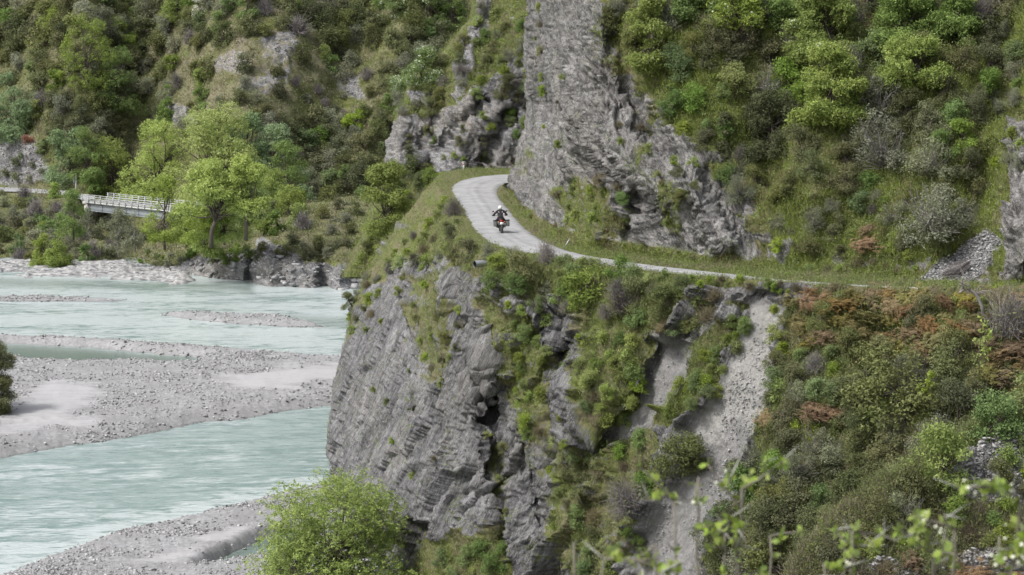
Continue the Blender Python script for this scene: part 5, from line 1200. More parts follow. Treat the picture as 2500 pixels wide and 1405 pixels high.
def herbs(name, sh, n, cond, leaf, per, spread, label, mats=('green', 'olive', 'bright')):
    s = SH[sh]; wgt = cond(s); k = RNG.choice(len(wgt), n, p=wgt / wgt.sum()); C = s['V'][k]; N = s['N'][k]
    sc = np.repeat(RNG.uniform(0.5, 1.5, n), per)[:, None]
    off = RNG.normal(size=(n * per, 3)) * spread * sc; off[:, 2] = np.abs(off[:, 2]) * 0.8
    P_ = np.repeat(C, per, 0) + off + np.repeat(N, per, 0) * leaf * 0.3
    V, Fq = leaf_quads(RNG, P_, unit(off + np.repeat(N, per, 0) * spread), leaf)
    mi = np.repeat(RNG.choice(len(mats), n, p=[.4, .35, .25] if len(mats) == 3 else None), per)
    tint = np.repeat(np.clip(np.repeat(RNG.normal(.5, .2, n), per) + RNG.normal(0, .15, n * per), 0, 1), 3)
    me = mesh_np(name, V, [Fq], [FM[m_] for m_ in mats], {'tint': tint}, mi, False); o = link(name, me); tag(o, label, kind='stuff'); return o
infr = lambda s: (s['fx'] > -80) & (s['fx'] < 2580) & (s['fy'] > -60) & (s['fy'] < 1480)
def roadfree(s): 
    z = s['V'][:, 2]; d = np.full(len(z), 9.0); sel = np.abs(z - RZ) < 0.5
    C_ = np.concatenate([RO, RI, (RO + RI) / 2]) [::3]; q = s['V'][sel]
    inside_ = np.zeros(len(q), bool); poly = [tuple(a) for a in RO[::4, :2]] + [tuple(a) for a in RI[::-4, :2]]
    inside_ = sdist(q[:, 0], q[:, 1], poly) > -0.12; d[sel] = np.where(inside_, 0, 1); return d > 0.5
vegw = lambda lo: (lambda s: (np.clip(s['mk'][:, 0] - lo, 0, 1) + 1e-9) * infr(s) * roadfree(s))
blades('grass', 'lower_cliff', 34000, vegw(.38), 0.24, 0.03, 6, 'green and dry grass on the lower cliff and the road edge', 0.28)
blades('grass', 'upper_cliff', 34000, vegw(.40), 0.26, 0.035, 6, 'green and dry grass on the slope above the road', 0.22)
herbs('ground_cover', 'lower_cliff', 24000, vegw(.42), 0.085, 9, 0.17, 'low leafy ground cover on the lower cliff')
herbs('ground_cover', 'upper_cliff', 20000, vegw(.42), 0.085, 9, 0.18, 'low leafy ground cover above the road')
herbs('cliff_lichen_herbs', 'lower_cliff', 2600, lambda s: (s['mk'][:, 0] < .35) * (s['mk'][:, 1] < .3) * infr(s) * (fbm(s['V'] * 0.35, 3) > 0.25) * 1.0 + 1e-12, 0.07, 8, 0.13, 'tiny herbs rooted in the cracks of the lower cliff', ('green', 'olive', 'bright'))
herbs('cliff_lichen_herbs', 'upper_cliff', 1500, lambda s: (s['mk'][:, 0] < .35) * (s['mk'][:, 1] < .3) * infr(s) * (fbm(s['V'] * 0.35 + 9, 3) > 0.3) * 1.0 + 1e-12, 0.07, 8, 0.12, 'tiny herbs rooted in the cracks of the tall cliff', ('green', 'olive', 'bright'))
blades('grass', 'spur', 9000, vegw(.4), 0.4, 0.06, 5, 'grass on the spur behind the road bend', 0.2, 0.2)
herbs('ground_cover', 'spur', 9000, vegw(.45), 0.15, 8, 0.28, 'low leafy ground cover on the spur behind the bend')
blades('grass', 'far_hillside', 26000, vegw(.45), 0.5, 0.10, 5, 'grass and dry stems on the far hillside', 0.34, 0.3)
herbs('ground_cover', 'far_hillside', 17000, vegw(.5), 0.24, 8, 0.42, 'low leafy ground cover on the far hillside', ('grey', 'olive', 'green'))
blades('grass', 'near_slope', 9000, vegw(.38), 0.22, 0.02, 6, 'grass on the near slope in the lower right corner', 0.45)
herbs('ground_cover', 'near_slope', 7000, vegw(.40), 0.055, 10, 0.13, 'low leafy ground cover on the near slope')

m, nt, out = newmat('river_stone'); n = NT(nt); t = n.attr('tint')
c = n.mix(t, (0.12, 0.12, 0.122), (0.44, 0.436, 0.43)); b = n.n('BsdfPrincipled'); nt.links.new(c, b.inputs['Base Color']); b.inputs['Roughness'].default_value = 0.8
nt.links.new(b.outputs[0], out.inputs[0]); M['stone'] = m
def stones(name, C, N, size, flat, label, tlo=0.1, thi=1.0):
    n_ = len(C); base = np.array([[x, y, z] for x in (-1, 1) for y in (-1, 1) for z in (-1, 1)], float) * 0.5
    v = base[None] * RNG.uniform(0.6, 1.25, (n_, 8, 3)); sz = size[:, None, None] * np.array([1, 1, flat]) * RNG.uniform(0.7, 1.3, (n_, 1, 3)); v = v * sz
    a = RNG.uniform(0, 6.28, n_); ca, sa = np.cos(a)[:, None], np.sin(a)[:, None]
    x = v[..., 0] * ca - v[..., 1] * sa; y = v[..., 0] * sa + v[..., 1] * ca; tl = RNG.normal(0, .25, (n_, 2)); z = v[..., 2] + x * tl[:, :1] + y * tl[:, 1:]
    V = np.stack([x, y, z], -1) + C[:, None] + N[:, None] * size[:, None, None] * flat * 0.15
    f = np.array([[0, 1, 3, 2], [4, 6, 7, 5], [0, 4, 5, 1], [2, 3, 7, 6], [0, 2, 6, 4], [1, 5, 7, 3]])
    me = mesh_np(name, V.reshape(-1, 3), [(np.arange(n_)[:, None, None] * 8 + f).reshape(-1, 4)], [M['stone']], {'tint': np.repeat(RNG.uniform(tlo, thi, n_) ** 1.3, 8)}, smooth=False)
    o = link(name, me); tag(o, label, kind='stuff'); return o
B_ = BED; w = ((B_['H'] > 0.02) & (B_['sand'] < .5) & (B_['rock'] < .5) & (B_['PX'] < 1000) & (B_['PX'] > -60) & (B_['PY'] < 1440)).astype(float).ravel()
w *= np.clip(0.35 + fbm(B_['G'].reshape(-1, 3) * np.array([.12, .2, 0]), 3), 0.06, 1) ; w += 0.9 * ((B_['H'].ravel() > 0) & (B_['H'].ravel() < 0.12) & (w > 0))
k = RNG.choice(len(w), 16000, p=w / w.sum()); C = B_['G'].reshape(-1, 3)[k] + RNG.normal(size=(16000, 3)) * np.array([.15, .3, 0])
stones('river_stones', C, np.tile([[0, 0, 1.0]], (16000, 1)), 0.05 + 0.15 * RNG.uniform(0, 1, 16000) ** 3 + 0.0007 * np.clip(C[:, 1] - 150, 0, 200), 0.45, 'grey stones strewn over the gravel bars')
def scree(name, sh, cond, n_, s0, s1, label, tlo=.15, thi=1.0):
    s = SH[sh]; w = cond(s).astype(float); k = RNG.choice(len(w), n_, p=w / w.sum())
    stones(name, s['V'][k] + RNG.normal(size=(n_, 3)) * .05, s['N'][k], s0 + (s1 - s0) * RNG.uniform(0, 1, n_) ** 4, 0.5, label, tlo, thi)
scree('scree', 'lower_cliff', lambda s: (s['mk'][:, 1] > .5) * infr(s) * np.clip(0.3 + fbm(s['V'] * 0.3, 3), .05, 1), 4200, 0.03, 0.11, 'loose schist rubble on the two slips', .3, .8)
scree('talus', 'upper_cliff', lambda s: (s['mk'][:, 1] > .5) * infr(s), 9000, 0.03, 0.13, 'pale rubble in the chute beside the far right road', .1, 1.0)
scree('broken_rock', 'near_slope', lambda s: (s['mk'][:, 0] < .45) * infr(s), 5000, 0.02, 0.13, 'flakes of pale schist on the near slope', .3, 1.0)
scree('broken_rock', 'far_hillside', lambda s: (s['mk'][:, 0] < .42) * infr(s) * (s['fy'] < 480), 3000, 0.08, 0.4, 'rubble on the bare scars of the far hillside', .05, .75)
scree('shore_boulders', 'far_hillside', lambda s: (s['mk'][:, 0] < .42) * infr(s) * (s['fy'] > 600) * (s['V'][:, 2] > -.3), 700, 0.15, 0.8, 'broken boulders along the far shore', .1, .9)

# ------------------------------------------------------------------ bridge
M['whitepaint'] = plain('weathered_white_paint', (0.42, 0.43, 0.42), 0.6, vary=0.18, scale=3)
M['girder'] = plain('pale_grey_steel', (0.34, 0.37, 0.39), 0.5, vary=0.12, scale=1.5)
M['timber'] = plain('weathered_timber', (0.25, 0.22, 0.18), 0.85, vary=0.3, scale=3)
M['concrete'] = plain('weathered_concrete', (0.36, 0.34, 0.31), 0.9, vary=0.2, scale=1.5)
M['bridgedeck'] = plain('deck_planks', (0.30, 0.30, 0.29), 0.85, vary=0.2, scale=2)
A_ = PZ(203, 491, 7.35); B2 = PZ(540, 528, 7.35); dv = B2 - A_; Lb = float(np.linalg.norm(dv[:2])); u_ = dv / np.linalg.norm(dv); nn = np.array([-u_[1], u_[0], 0]); 
if nn[1] < 0: nn = -nn
br = bpy.data.objects.new('bridge', None); COL.objects.link(br); br.location = A_; tag(br, 'white railed single lane girder bridge over the side creek at left', 'bridge')
Rm = np.stack([u_, nn, [0, 0, 1]], 1)                    # local x along, y to the far side
br.rotation_euler = Matrix([list(r) for r in Rm]).to_euler() if np.linalg.det(Rm) > 0 else (0, 0, math.atan2(u_[1], u_[0]))
sgn = 1.0 if np.linalg.det(Rm) > 0 else -1.0; Wd = 4.4
def bpart(name, mb, mat, parent=br):
    return link(name, mb.mesh(name, [M[mat]], False), parent)
n_pl = int(Lb / 0.6)
pl = MB().box((0, 0, 0), (0.56, Wd, 0.10)).mesh('deck_plank', [M['bridgedeck']], False)
for i in range(n_pl): o = link('deck_plank', pl, br); o.location = (0.3 + i * 0.6, sgn * Wd / 2, -0.05 + 0.004 * (i % 3))
for y_ in (0.0, Wd):
    k_ = MB(); 
    for i in range(int(Lb / 2.5)): k_.box((1.25 + i * 2.5, sgn * y_, 0.13), (2.35, 0.2, 0.2))
    bpart('kerb_beam', k_, 'whitepaint')
    bpart('deck_edge', MB().box((Lb / 2, sgn * (y_ + (-0.12 if y_ == 0 else .12)), -0.16), (Lb, 0.08, 0.30)), 'whitepaint')
post = MB().box((0, 0, 0.42), (0.14, 0.14, 1.55)).mesh('railing_post', [M['whitepaint']], False)
for y_ in (-0.2, Wd + 0.2):
    for i in range(int(Lb / 2.1) + 1): o = link('railing_post', post, br); o.location = (0.15 + i * 2.1, sgn * y_, 0)
    for z_ in (0.52, 0.84, 1.14): bpart('rail', MB().box((Lb / 2, sgn * (y_ + 0.0) - sgn * (0.10 if y_ < 0 else -0.10), z_), (Lb + 0.8, 0.055, 0.085)), 'whitepaint')
for y_ in (0.35, Wd - 0.35):
    g_ = MB(); g_.box((Lb / 2 + .6, sgn * y_, -0.95), (Lb - 1.4, 0.03, 1.15)); g_.box((Lb / 2 + .6, sgn * y_, -0.36), (Lb - 1.4, 0.34, 0.04)); g_.box((Lb / 2 + .6, sgn * y_, -1.54), (Lb - 1.4, 0.34, 0.04))
    gd = bpart('girder', g_, 'girder')
    for i in range(8): bpart('stiffener', MB().box((1.9 + i * 4.1, sgn * (y_ + (-.07 if y_ < 1 else .07)), -0.95), (0.05, 0.10, 1.13)), 'girder', gd)
pr_ = MB()
bpart('pier', MB().box((1.0, sgn * 0.2, -3.2), (0.85, 0.7, 5.6)), 'concrete'); bpart('pier', MB().box((1.0, sgn * (Wd - 0.2), -3.2), (0.85, 0.7, 5.6)), 'concrete')
bpart('pier_cap', MB().box((0.7, sgn * Wd / 2, -0.33), (1.0, Wd + 0.5, 0.45)), 'concrete'); bpart('abutment_brace', MB().box((1.0, sgn * Wd / 2, -2.3), (0.4, Wd - 1.0, 0.5)), 'concrete')

# white post with grey box beside the far road
p = PZ(186, 469, 7.4); wp = bpy.data.objects.new('marker_post', None); COL.objects.link(wp); wp.location = p; tag(wp, 'tall white post with a small grey box beside the far road', 'post')
bpart('post', MB().box((0, 0, 1.2), (0.26, 0.26, 3.2)), 'whitepaint', wp); bpart('post_cap', MB().box((0, 0, 2.84), (0.34, 0.34, 0.08)), 'whitepaint', wp); bpart('meter_box', MB().box((-0.32, -0.02, 2.1), (0.38, 0.3, 1.0)), 'girder', wp)
# marker post at the bend
M['redpaint'] = plain('red_paint', (0.42, 0.03, 0.03), 0.5); M['galv'] = plain('galvanised_steel', (0.42, 0.44, 0.46), 0.38, 0.7, 0.15); M['pipe_shade'] = plain('pipe_inside_shade', (0.03, 0.03, 0.032), 0.8)
p = PZ(1133, 417, RZ); ep = bpy.data.objects.new('road_marker_post', None); COL.objects.link(ep); ep.location = p; ep.rotation_euler = (0, math.radians(-4), 0); tag(ep, 'white edge marker post with a red band at the outside of the bend', 'post')
bpart('post', MB().box((0, 0, 0.30), (0.20, 0.10, 0.95)), 'whitepaint', ep); bpart('red_band', MB().box((0, -0.0, 0.62), (0.215, 0.115, 0.10)), 'redpaint', ep); bpart('post_head', MB().box((0.0, 0, 0.80), (0.34, 0.11, 0.13)), 'whitepaint', ep)
# leaning stake
p = PZ(1377, 607, RZ + 0.02); st = MB(); st.box((0, 0, 0.30), (0.06, 0.012, 0.78)); st.box((0.02, 0.02, 0.30), (0.012, 0.05, 0.78))
for i in range(6): st.box((-0.0, -0.009, 0.02 + i * 0.12), (0.02, 0.006, 0.02))
o = link('leaning_stake', st.mesh('leaning_stake', [M['galv']], False)); o.location = p; o.rotation_euler = (0.1, math.radians(30), 0.2); tag(o, 'galvanised steel stake leaning right in the inner verge of the road', 'stake')
# culvert pipe
p, nr_, _ = on('lower_cliff', 1178, 642); ax = unit(np.array([-0.86, -0.48, -0.04])); t = np.linspace(-1.6, 0.62, 90); pts = p + ax * t[:, None] + np.array([0.0, -0.5, 0.05])
cu = bpy.data.objects.new('culvert_pipe', None); COL.objects.link(cu); cu.location = p; tag(cu, 'corrugated steel culvert pipe jutting from the cliff below the road', 'pipe')
mb = MB().tube(pts - p, 0.20 + 0.013 * np.cos(t * 2 * math.pi / 0.068), 20, caps=False); link('barrel', mb.mesh('barrel', [M['galv']]), cu)
mb = MB().tube((pts - p)[[0, 30, 60, 89]][::-1], 0.178, 20, caps=False); link('inner_shade', mb.mesh('inner_shade', [M['pipe_shade']]), cu)  # near-black inner tube stands in for the shade inside the pipe
mb = MB().tube((pts - p)[[86, 89]] , 0.215, 20, caps=False).tube((pts - p)[[40, 41]], 0.182, 20); link('rim', mb.mesh('rim', [M['galv']]), cu)

# ------------------------------------------------------------------ motorcycle and rider
M['black'] = plain('black_plastic', (0.018, 0.018, 0.02), 0.45, vary=0.2); M['tyre'] = plain('dusty_tyre', (0.06, 0.058, 0.052), 0.9, vary=0.4); M['alu'] = plain('dusty_box', (0.17, 0.175, 0.165), 0.45, 0.3, 0.2)
M['redlens'] = plain('red_lens', (0.45, 0.01, 0.02), 0.2); M['redbody'] = plain('dark_red_bodywork', (0.16, 0.01, 0.02), 0.3); M['plate'] = plain('number_plate', (0.72, 0.72, 0.70), 0.5, vary=0.05); M['amber'] = plain('amber_lens', (0.6, 0.3, 0.08), 0.3)
M['helmet'] = plain('white_helmet', (0.74, 0.74, 0.73), 0.25, vary=0.03); M['suit'] = plain('black_riding_suit', (0.014, 0.014, 0.018), 0.8, vary=0.3); M['suitred'] = plain('maroon_panel', (0.09, 0.015, 0.025), 0.7); M['reflect'] = plain('pale_pink_stripe', (0.62, 0.47, 0.47), 0.5)
M['boot'] = plain('boot', (0.03, 0.028, 0.026), 0.6); M['emblem'] = plain('grey_back_print', (0.16, 0.18, 0.18), 0.7)
bp = PZ(1223, 568, RZ + 0.10); mc = bpy.data.objects.new('motorcycle', None); COL.objects.link(mc); mc.location = bp; mc.rotation_euler = (0, math.radians(-1.5), math.radians(5)); tag(mc, 'adventure motorcycle with side panniers riding away up the gravel road', 'motorcycle')
def mpart(name, mb, mat, parent=mc, smooth=True):
    o = link(name, mb.mesh(name, [M[mat]], smooth), parent); return o
for yy, r_, w_ in ((-0.68, 0.24, 0.085), (0.82, 0.26, 0.062)):
    wh = bpy.data.objects.new('wheel', None); COL.objects.link(wh); wh.parent = mc; wh.location = (0, yy, 0.325)
    ty = MB().ring((0, 0, 0), r_, w_, nu=36, nv=10)
    for i in range(24):
        a = i * math.pi / 12; ty.box((0.0, (r_ + w_) * math.cos(a), (r_ + w_) * math.sin(a)), (w_ * 1.3, 0.035, 0.02), R=[[1, 0, 0], [0, -math.sin(a), math.cos(a)], [0, math.cos(a), math.sin(a)]])
    mpart('tyre', ty, 'tyre', wh); rm = MB().ring((0, 0, 0), r_ - 0.05, 0.022, nu=28, nv=6).tube([(-0.07, 0, 0), (0.07, 0, 0)], 0.045, 10)
    for i in range(14):
        a = i * 2 * math.pi / 14; rm.tube([(0.03 * (-1) ** i, 0, 0), (0, (r_ - .05) * math.cos(a), (r_ - .05) * math.sin(a))], 0.004, 4)
    mpart('rim', rm, 'galv', wh)
mpart('swingarm', MB().box((-0.11, -0.34, 0.36), (0.04, 0.72, 0.07)).box((0.11, -0.34, 0.36), (0.04, 0.72, 0.07)), 'black', smooth=False)
mpart('engine', MB().box((0, 0.12, 0.45), (0.34, 0.46, 0.34)).tube([(-0.26, 0.15, 0.42), (0.26, 0.15, 0.42)], 0.13, 12).tube([(0, 0.05, 0.55), (0, 0.28, 0.72)], 0.10, 10), 'black')
mpart('frame', MB().tube([(-0.12, 0.5, 0.95), (-0.15, 0.1, 0.75), (-0.13, -0.3, 0.62), (-0.10, -0.7, 0.82)], 0.022, 6).tube([(0.12, 0.5, 0.95), (0.15, 0.1, 0.75), (0.13, -0.3, 0.62), (0.10, -0.7, 0.82)], 0.022, 6), 'black')
mpart('fork', MB().tube([(-0.10, 0.82, 0.32), (-0.10, 0.52, 1.02)], 0.027, 8).tube([(0.10, 0.82, 0.32), (0.10, 0.52, 1.02)], 0.027, 8), 'galv')
mpart('fuel_tank', MB().ball((0, 0.22, 0.93), (0.21, 0.32, 0.16)), 'redbody')
mpart('seat', MB().ball((0, -0.22, 0.86), (0.16, 0.42, 0.08)), 'black')
mpart('tail_fairing', MB().ball((0, -0.66, 0.86), (0.12, 0.22, 0.045)), 'redbody')
mpart('tail_light', MB().box((0, -0.875, 0.80), (0.20, 0.05, 0.075)), 'redlens', smooth=False)
npl = mpart('number_plate', MB().box((0, -0.93, 0.645), (0.225, 0.008, 0.145)), 'plate', smooth=False)
mpart('rear_mudguard', MB().box((0, -0.90, 0.60), (0.17, 0.03, 0.30)).box((0, -0.72, 0.74), (0.2, 0.30, 0.03)), 'black', smooth=False)
mpart('plate_bracket', MB().box((0, -0.915, 0.64), (0.24, 0.012, 0.17)), 'black', smooth=False)
for sx_ in (-1, 1):
    mpart('indicator', MB().ball((sx_ * 0.19, -0.88, 0.74), (0.045, 0.035, 0.03), 10, 6), 'amber')
    bm_ = MB().box((sx_ * 0.40, -0.52, 0.62), (0.22, 0.46, 0.36)); pn = mpart('pannier', bm_, 'alu', smooth=False); bv = pn.modifiers.new('bevel', 'BEVEL'); bv.width = 0.035; bv.segments = 2
    mpart('pannier_lid', MB().box((sx_ * 0.405, -0.52, 0.815), (0.235, 0.475, 0.055)), 'black', pn, False)
    mpart('pannier_rack', MB().tube([(sx_ * 0.13, -0.75, 0.78), (sx_ * 0.28, -0.75, 0.76), (sx_ * 0.28, -0.3, 0.76), (sx_ * 0.13, -0.3, 0.74)], 0.012, 6), 'black')
    mpart('foot_peg', MB().tube([(sx_ * 0.12, 0.0, 0.36), (sx_ * 0.33, 0.0, 0.35)], 0.015, 6), 'galv')
    mi_ = mpart('mirror', MB().tube([(sx_ * 0.33, 0.46, 1.12), (sx_ * 0.38, 0.50, 1.30)], 0.008, 6).ball((sx_ * 0.43, 0.49, 1.33), (0.075, 0.02, 0.045), 10, 6), 'black')
mpart('handlebar', MB().tube([(-0.46, 0.40, 1.08), (-0.30, 0.46, 1.10), (-0.08, 0.52, 1.04), (0.08, 0.52, 1.04), (0.30, 0.46, 1.10), (0.46, 0.40, 1.08)], 0.015, 8), 'black')
mpart('hand_guard', MB().ball((-0.40, 0.50, 1.08), (0.12, 0.03, 0.06), 10, 6).ball((0.40, 0.50, 1.08), (0.12, 0.03, 0.06), 10, 6), 'black')
mpart('windscreen', MB().box((0, 0.62, 1.22), (0.30, 0.02, 0.34), R=[[1, 0, 0], [0, .94, -.34], [0, .34, .94]]), 'black', smooth=False)
mpart('headlight', MB().ball((0, 0.68, 1.0), (0.13, 0.08, 0.09)), 'galv'); mpart('front_mudguard', MB().ball((0, 0.86, 0.70), (0.08, 0.26, 0.03)), 'redbody')
mpart('exhaust', MB().tube([(0.10, 0.2, 0.36), (0.17, -0.2, 0.36), (0.20, -0.55, 0.52), (0.21, -0.86, 0.60)], [0.025, 0.03, 0.052, 0.052], 10), 'galv')
mpart('luggage_rack', MB().box((0, -0.72, 0.94), (0.24, 0.26, 0.02)), 'black', smooth=False)
def skin(name, V, E, Rr, mat, parent, sub=2):
    me = bpy.data.meshes.new(name); me.from_pydata(V, E, []); o = bpy.data.objects.new(name, me); COL.objects.link(o)
    md = o.modifiers.new('s', 'SKIN'); md.use_smooth_shade = True
    for i, r_ in enumerate(Rr):
        sv_ = me.skin_vertices[0].data[i]; sv_.radius = (r_, r_) if np.isscalar(r_) else r_; sv_.use_root = (i == 0)
    sb = o.modifiers.new('b', 'SUBSURF'); sb.levels = sub; sb.render_levels = sub
    bpy.context.view_layer.update(); ev = o.evaluated_get(bpy.context.evaluated_depsgraph_get()); m2 = bpy.data.meshes.new_from_object(ev)
    o.modifiers.clear(); o.data = m2; m2.materials.clear(); m2.materials.append(M[mat]); m2.polygons.foreach_set('use_smooth', [True] * len(m2.polygons)); o.parent = parent; return o
rd = bpy.data.objects.new('person', None); COL.objects.link(rd); rd.location = bp; rd.rotation_euler = mc.rotation_euler; tag(rd, 'rider in black jacket and white helmet sitting on the motorcycle seen from behind', 'person')
V = [(0, -0.16, 0.93), (0, -0.13, 1.05), (0, -0.05, 1.22), (0, 0.02, 1.37), (0, 0.05, 1.47),
     (-0.19, 0.02, 1.37), (-0.36, 0.10, 1.22), (-0.42, 0.30, 1.13), (-0.41, 0.41, 1.105), (0.19, 0.02, 1.37), (0.36, 0.10, 1.22), (0.42, 0.30, 1.13), (0.41, 0.41, 1.105),
     (-0.12, -0.14, 0.90), (-0.27, 0.20, 0.76), (-0.25, -0.02, 0.46), (-0.26, 0.10, 0.38), (0.12, -0.14, 0.90), (0.27, 0.20, 0.76), (0.25, -0.02, 0.46), (0.26, 0.10, 0.38)]
E = [(0, 1), (1, 2), (2, 3), (3, 4), (3, 5), (5, 6), (6, 7), (7, 8), (3, 9), (9, 10), (10, 11), (11, 12), (0, 13), (13, 14), (14, 15), (15, 16), (0, 17), (17, 18), (18, 19), (19, 20)]
Rr = [(.17, .13), (.17, .125), (.175, .13), (.165, .12), .065, .095, .07, .055, .045, .095, .07, .055, .045, .11, .08, .058, .05, .11, .08, .058, .05]
skin('body', V, E, Rr, 'suit', rd)
hm = MB().ball((0, 0.09, 1.585), (0.125, 0.15, 0.135), 20, 14); hl = link('helmet', hm.mesh('helmet', [M['helmet']]), rd)
mpart('visor', MB().ball((0, 0.165, 1.575), (0.108, 0.095, 0.065), 14, 10), 'black', hl); mpart('helmet_collar', MB().ring((0, 0.07, 1.485), 0.075, 0.03, 'z'), 'black', hl)
mpart('back_emblem', MB().ball((0, -0.085, 1.29), (0.06, 0.02, 0.065), 12, 8), 'emblem', rd)
for sx_ in (-1, 1):
    mpart('shoulder_stripe', MB().tube([(sx_ * 0.115, -0.085, 1.36), (sx_ * 0.10, -0.115, 1.27)], 0.020, 8), 'reflect', rd)
    mpart('arm_panel', MB().ball((sx_ * 0.30, 0.02, 1.28), (0.055, 0.05, 0.07), 10, 8), 'suitred', rd)
    hv = [(sx_ * 0.41, 0.40, 1.10), (sx_ * 0.415, 0.45, 1.105)]; he = [(0, 1)]; hr = [.04, .042]
    for j, (dx, ln) in enumerate(((-.035, .05), (-.012, .058), (.012, .055), (.033, .045))):
        b0 = len(hv); hv += [(sx_ * 0.415 + dx, 0.475, 1.115), (sx_ * 0.415 + dx, 0.475 + ln * .6, 1.10), (sx_ * 0.415 + dx, 0.475 + ln * .3, 1.065)]; he += [(1, b0), (b0, b0 + 1), (b0 + 1, b0 + 2)]; hr += [.012, .011, .010]
    b0 = len(hv); hv += [(sx_ * 0.37, 0.43, 1.09), (sx_ * 0.355, 0.46, 1.06)]; he += [(0, b0), (b0, b0 + 1)]; hr += [.014, .012]
    skin('glove', hv, he, hr, 'black', rd, 1)
    mpart('boot', MB().box((sx_ * 0.265, 0.12, 0.385), (0.10, 0.29, 0.085)).tube([(sx_ * 0.26, 0.0, 0.58), (sx_ * 0.26, 0.03, 0.40)], 0.066, 10), 'boot', rd)

# ------------------------------------------------------------------ dead tree, saplings
def grow(mb, rng, p0, d, ln, r, depth, wob=0.25, kids=(2, 4), out=None):
    n_ = 6; pts = [np.array(p0, float)]; d = unit(np.array(d, float))
    for i in range(n_): d = unit(d + rng.normal(size=3) * wob); pts.append(pts[-1] + d * ln / n_)
    mb.tube(pts, np.linspace(r, r * 0.5, n_ + 1), 5, 0)
    if out is not None: out.append(pts[-1])
    if depth:
        for _ in range(rng.integers(*kids)):
            k_ = rng.integers(2, n_ + 1); grow(mb, rng, pts[k_], d + rng.normal(size=3) * 0.8, ln * rng.uniform(.4, .7), r * .5, depth - 1, wob * 1.2, kids, out)
p, _, _ = on('lower_cliff', 2395, 765); rng = R(12); mb = MB()
main = [(0, 0, -.3), (-0.10, 0, 0.25), (-0.35, 0, 0.75), (-0.62, 0.05, 1.0), (-0.95, 0, 1.02), (-1.15, 0, 0.85)]
mb.tube(main, [.09, .08, .07, .06, .045, .03], 7)
for i in (1, 2, 3, 4, 5, 3, 4, 2): grow(mb, rng, main[i], (rng.normal() * .5, rng.normal() * .4, 0.8), 0.75, .03, 2, .3, (2, 4))
o = link('dead_tree', mb.mesh('dead_tree', [M['greybark']])); o.location = p + np.array([0, -0.8, 0.25]); o.scale = (1.05,) * 3; tag(o, 'bare crooked dead tree at the right end of the far road', 'dead tree')
p, _, _ = on('upper_cliff', 2330, 668); rng = R(14); mb = MB()
for i in range(150): a = rng.normal(size=3) * .17; mb.tube([np.array([-.9, 0, .0]) + a, np.array([0, 0, .22]) + a * 1.6, np.array([.95, 0.3, .75]) + a * .6], [.004, .012, .014], 3, caps=False, tint=rng.uniform(0, 1))
o = link('fallen_bush', mb.mesh('fallen_bush', [FM['twig']])); o.location = p + np.array([0, -.3, .1]); o.scale = (0.7,) * 3; tag(o, 'fallen brown brushwood lying across the pale rubble chute', 'dead bush')
def sapling(sh, x, y, h, label, seed, dd=0.6):
    p, _, _ = on(sh, x, y); rng = R(seed); root = bpy.data.objects.new('maple_sapling', None); COL.objects.link(root); root.location = p + np.array([0, -dd, 0]); tag(root, label, 'sapling')
    mb = MB(); st_ = np.array([[0, 0, -.5], [.03, 0, h * .3], [-.05, 0, h * .65], [.02, 0, h]]); mb.tube(st_, [.03, .025, .018, .008], 6); C = []
    for i in range(26):
        t_ = rng.uniform(.12, 1) * h; e = np.array([rng.normal() * .16, rng.normal() * .16, t_]); C.append(e); mb.tube([[0, 0, t_ - .1], e], [.008, .003], 3, caps=False)
    link('stem', mb.mesh('stem', [M['bark']]), root); C = np.repeat(np.array(C), 7, 0) + rng.normal(size=(182, 3)) * .075; V, Fq = leaf_quads(rng, C, rng.normal(size=C.shape), .135, .85)
    mb = MB(); mb.add(V, Fq, tint=rng.uniform(.5, 1, len(V))); link('leaves', mb.mesh('leaves', [FM['bright']], False), root)
sapling('lower_cliff', 2385, 955, 2.7, 'bright green maple sapling standing against the bracken', 1)
sapling('lower_cliff', 2400, 880, 2.2, 'thinner sapling just behind the bright maple sapling', 2)
sapling('lower_cliff', 2250, 960, 1.2, 'short bright sapling on the large olive bush slope', 3, 1.6)

# ------------------------------------------------------------------ thorny branches close to the camera
M['twigwood'] = plain('thorny_wood', (0.15, 0.135, 0.105), 0.7, vary=0.3, scale=60); M['thorn'] = plain('grey_thorn', (0.30, 0.30, 0.265), 0.6, vary=0.2, scale=80)
LM = foliage('near_leaf', (0.19, 0.27, 0.04), (0.33, 0.42, 0.09), 0.35, 0.2); M['bud'] = plain('cream_bud', (0.62, 0.63, 0.50), 0.6, vary=0.1, scale=100)
mb = MB(); ll = np.array([[0, 0, 0], [.25, -.26, .03], [.62, -.30, .04], [1, 0, 0], [.62, .30, .04], [.25, .26, .03], [.5, 0, -.03]])
mb.add(ll, F3=[[0, 1, 6], [1, 2, 6], [2, 3, 6], [3, 4, 6], [4, 5, 6], [5, 0, 6]], tint=0.5); LEAF = mb.mesh('leaf', [LM])
THORN = MB().tube([(0, 0, 0), (.5, 0, .01), (1, 0, 0)], [.035, .025, .004], 6).mesh('thorn', [M['thorn']])
BUD = MB().ball((0, 0, 0), .5, 8, 6).mesh('bud', [M['bud']])
def aim(o, p_, d, sc, rng):
    q = Vector((1, 0, 0)).rotation_difference(Vector(d)); o.rotation_mode = 'QUATERNION'; o.rotation_quaternion = q @ Matrix.Rotation(rng.uniform(0, 6.28), 3, 'X').to_quaternion(); o.location = Vector(p_); o.scale = (sc,) * 3
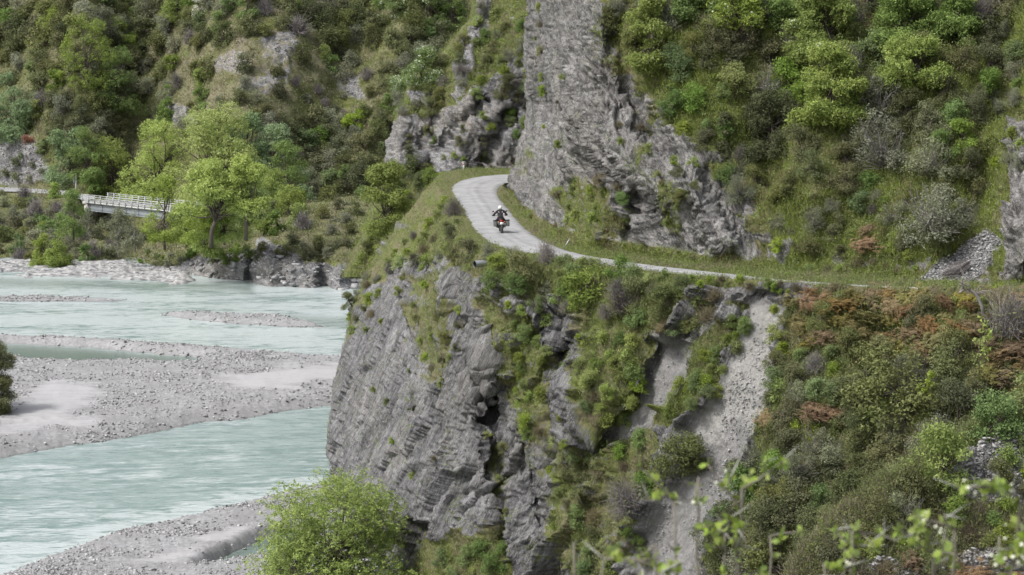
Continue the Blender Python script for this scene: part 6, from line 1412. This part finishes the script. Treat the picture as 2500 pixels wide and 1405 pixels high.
def thorny(tips, d, label, seed, buds=0.2):
    rng = R(seed); root = bpy.data.objects.new('thorny_branch', None); COL.objects.link(root); base = P(tips[0][0], 1405 + 300, d); base = np.array([base[0], base[1], 32.25]); root.location = base; tag(root, label, 'branch', 'thorny branches in the foreground')
    mb = MB(); sp_ = []; lo = P(1250, 1500, d)[2] - base[2]
    def shoot(p0, dr, L_, r, lev):
        n_ = max(3, int(L_ / .016)); q = [p0]; dr = unit(np.array(dr, float))
        for i in range(n_): dr = unit(dr + rng.normal(size=3) * .10); q.append(q[-1] + dr * L_ / n_)
        q = np.array(q); mb.tube(q, np.linspace(r, r * .55, n_ + 1), 5); sp_.append((q, lev))
        if lev < 2:
            for k_ in range(1, n_, 2):
                if rng.uniform() < .6: sd_ = unit(np.cross(dr, rng.normal(size=3))); shoot(q[k_], sd_ * .9 + dr * .35, L_ * rng.uniform(.35, .6), r * .6, lev + 1)
    for x, y in tips:
        e = P(x, y, d + rng.uniform(-.25, .25)) - base; s0 = np.array([rng.normal() * .03, rng.normal() * .03, -0.1]) + np.array([e[0] * .5, 0, 0]); t_ = np.linspace(0, 1, 26)[:, None]
        q = s0 + (e - s0) * t_; q[1:-1] += rng.normal(size=(24, 3)) * .0025
        mb.tube(q, np.linspace(.006, .002, 26), 6); sp_.append((q, 0))
        for k_ in range(8, 26):
            if q[k_][2] < lo - .05 or rng.uniform() < .5: continue
            sd_ = unit(rng.normal(size=3) * [1, .5, .5]); shoot(q[k_], sd_ + np.array([0, 0, .35]), rng.uniform(.04, .11), .0024, 1)
    link('stem', mb.mesh('stem', [M['twigwood']]), root)
    for q, lev in sp_:
        for i in range(1, len(q)):
            if q[i][2] < lo: continue
            if rng.uniform() < .26: o = link('thorn', THORN, root); aim(o, q[i], unit(rng.normal(size=3) * [1, .4, .7] + [0, 0, .35]), rng.uniform(.03, .062), rng)
            for _ in range(rng.integers(2, 6) if rng.uniform() < (.62 if lev else .5) else 0):
                o = link('leaf', LEAF, root); aim(o, q[i], unit(rng.normal(size=3) + [0, 0, .4]), rng.uniform(.011, .022), rng)
            for _ in range(3 if rng.uniform() < buds * .22 else 0): o = link('bud', BUD, root); aim(o, q[i] + rng.normal(size=3) * .008, (1, 0, 0), rng.uniform(.004, .008), rng)
thorny([(1645, 1225), (1705, 1165), (1600, 1330)], 4.1, 'blurred thorny green branch in front of the lower slip', 21, .05)
thorny([(1810, 1195), (1770, 1300), (1880, 1310)], 4.3, 'blurred thorny branch right of the one before the slip', 22, .05)
thorny([(1400, 1325), (1475, 1365)], 3.9, 'leftmost small leafy twig at the bottom edge', 23, .02)
thorny([(2080, 1300), (2010, 1375)], 4.2, 'blurred leafy branch at the bottom edge between dark scrub and near slope', 24, .08)
thorny([(2330, 1290), (2280, 1350)], 4.0, 'blurred thorny branch with cream buds near the lower right corner', 25, .5)
thorny([(2490, 1215), (2440, 1310), (2560, 1260)], 3.8, 'blurred branch with cream buds cut by the right edge', 26, .45)
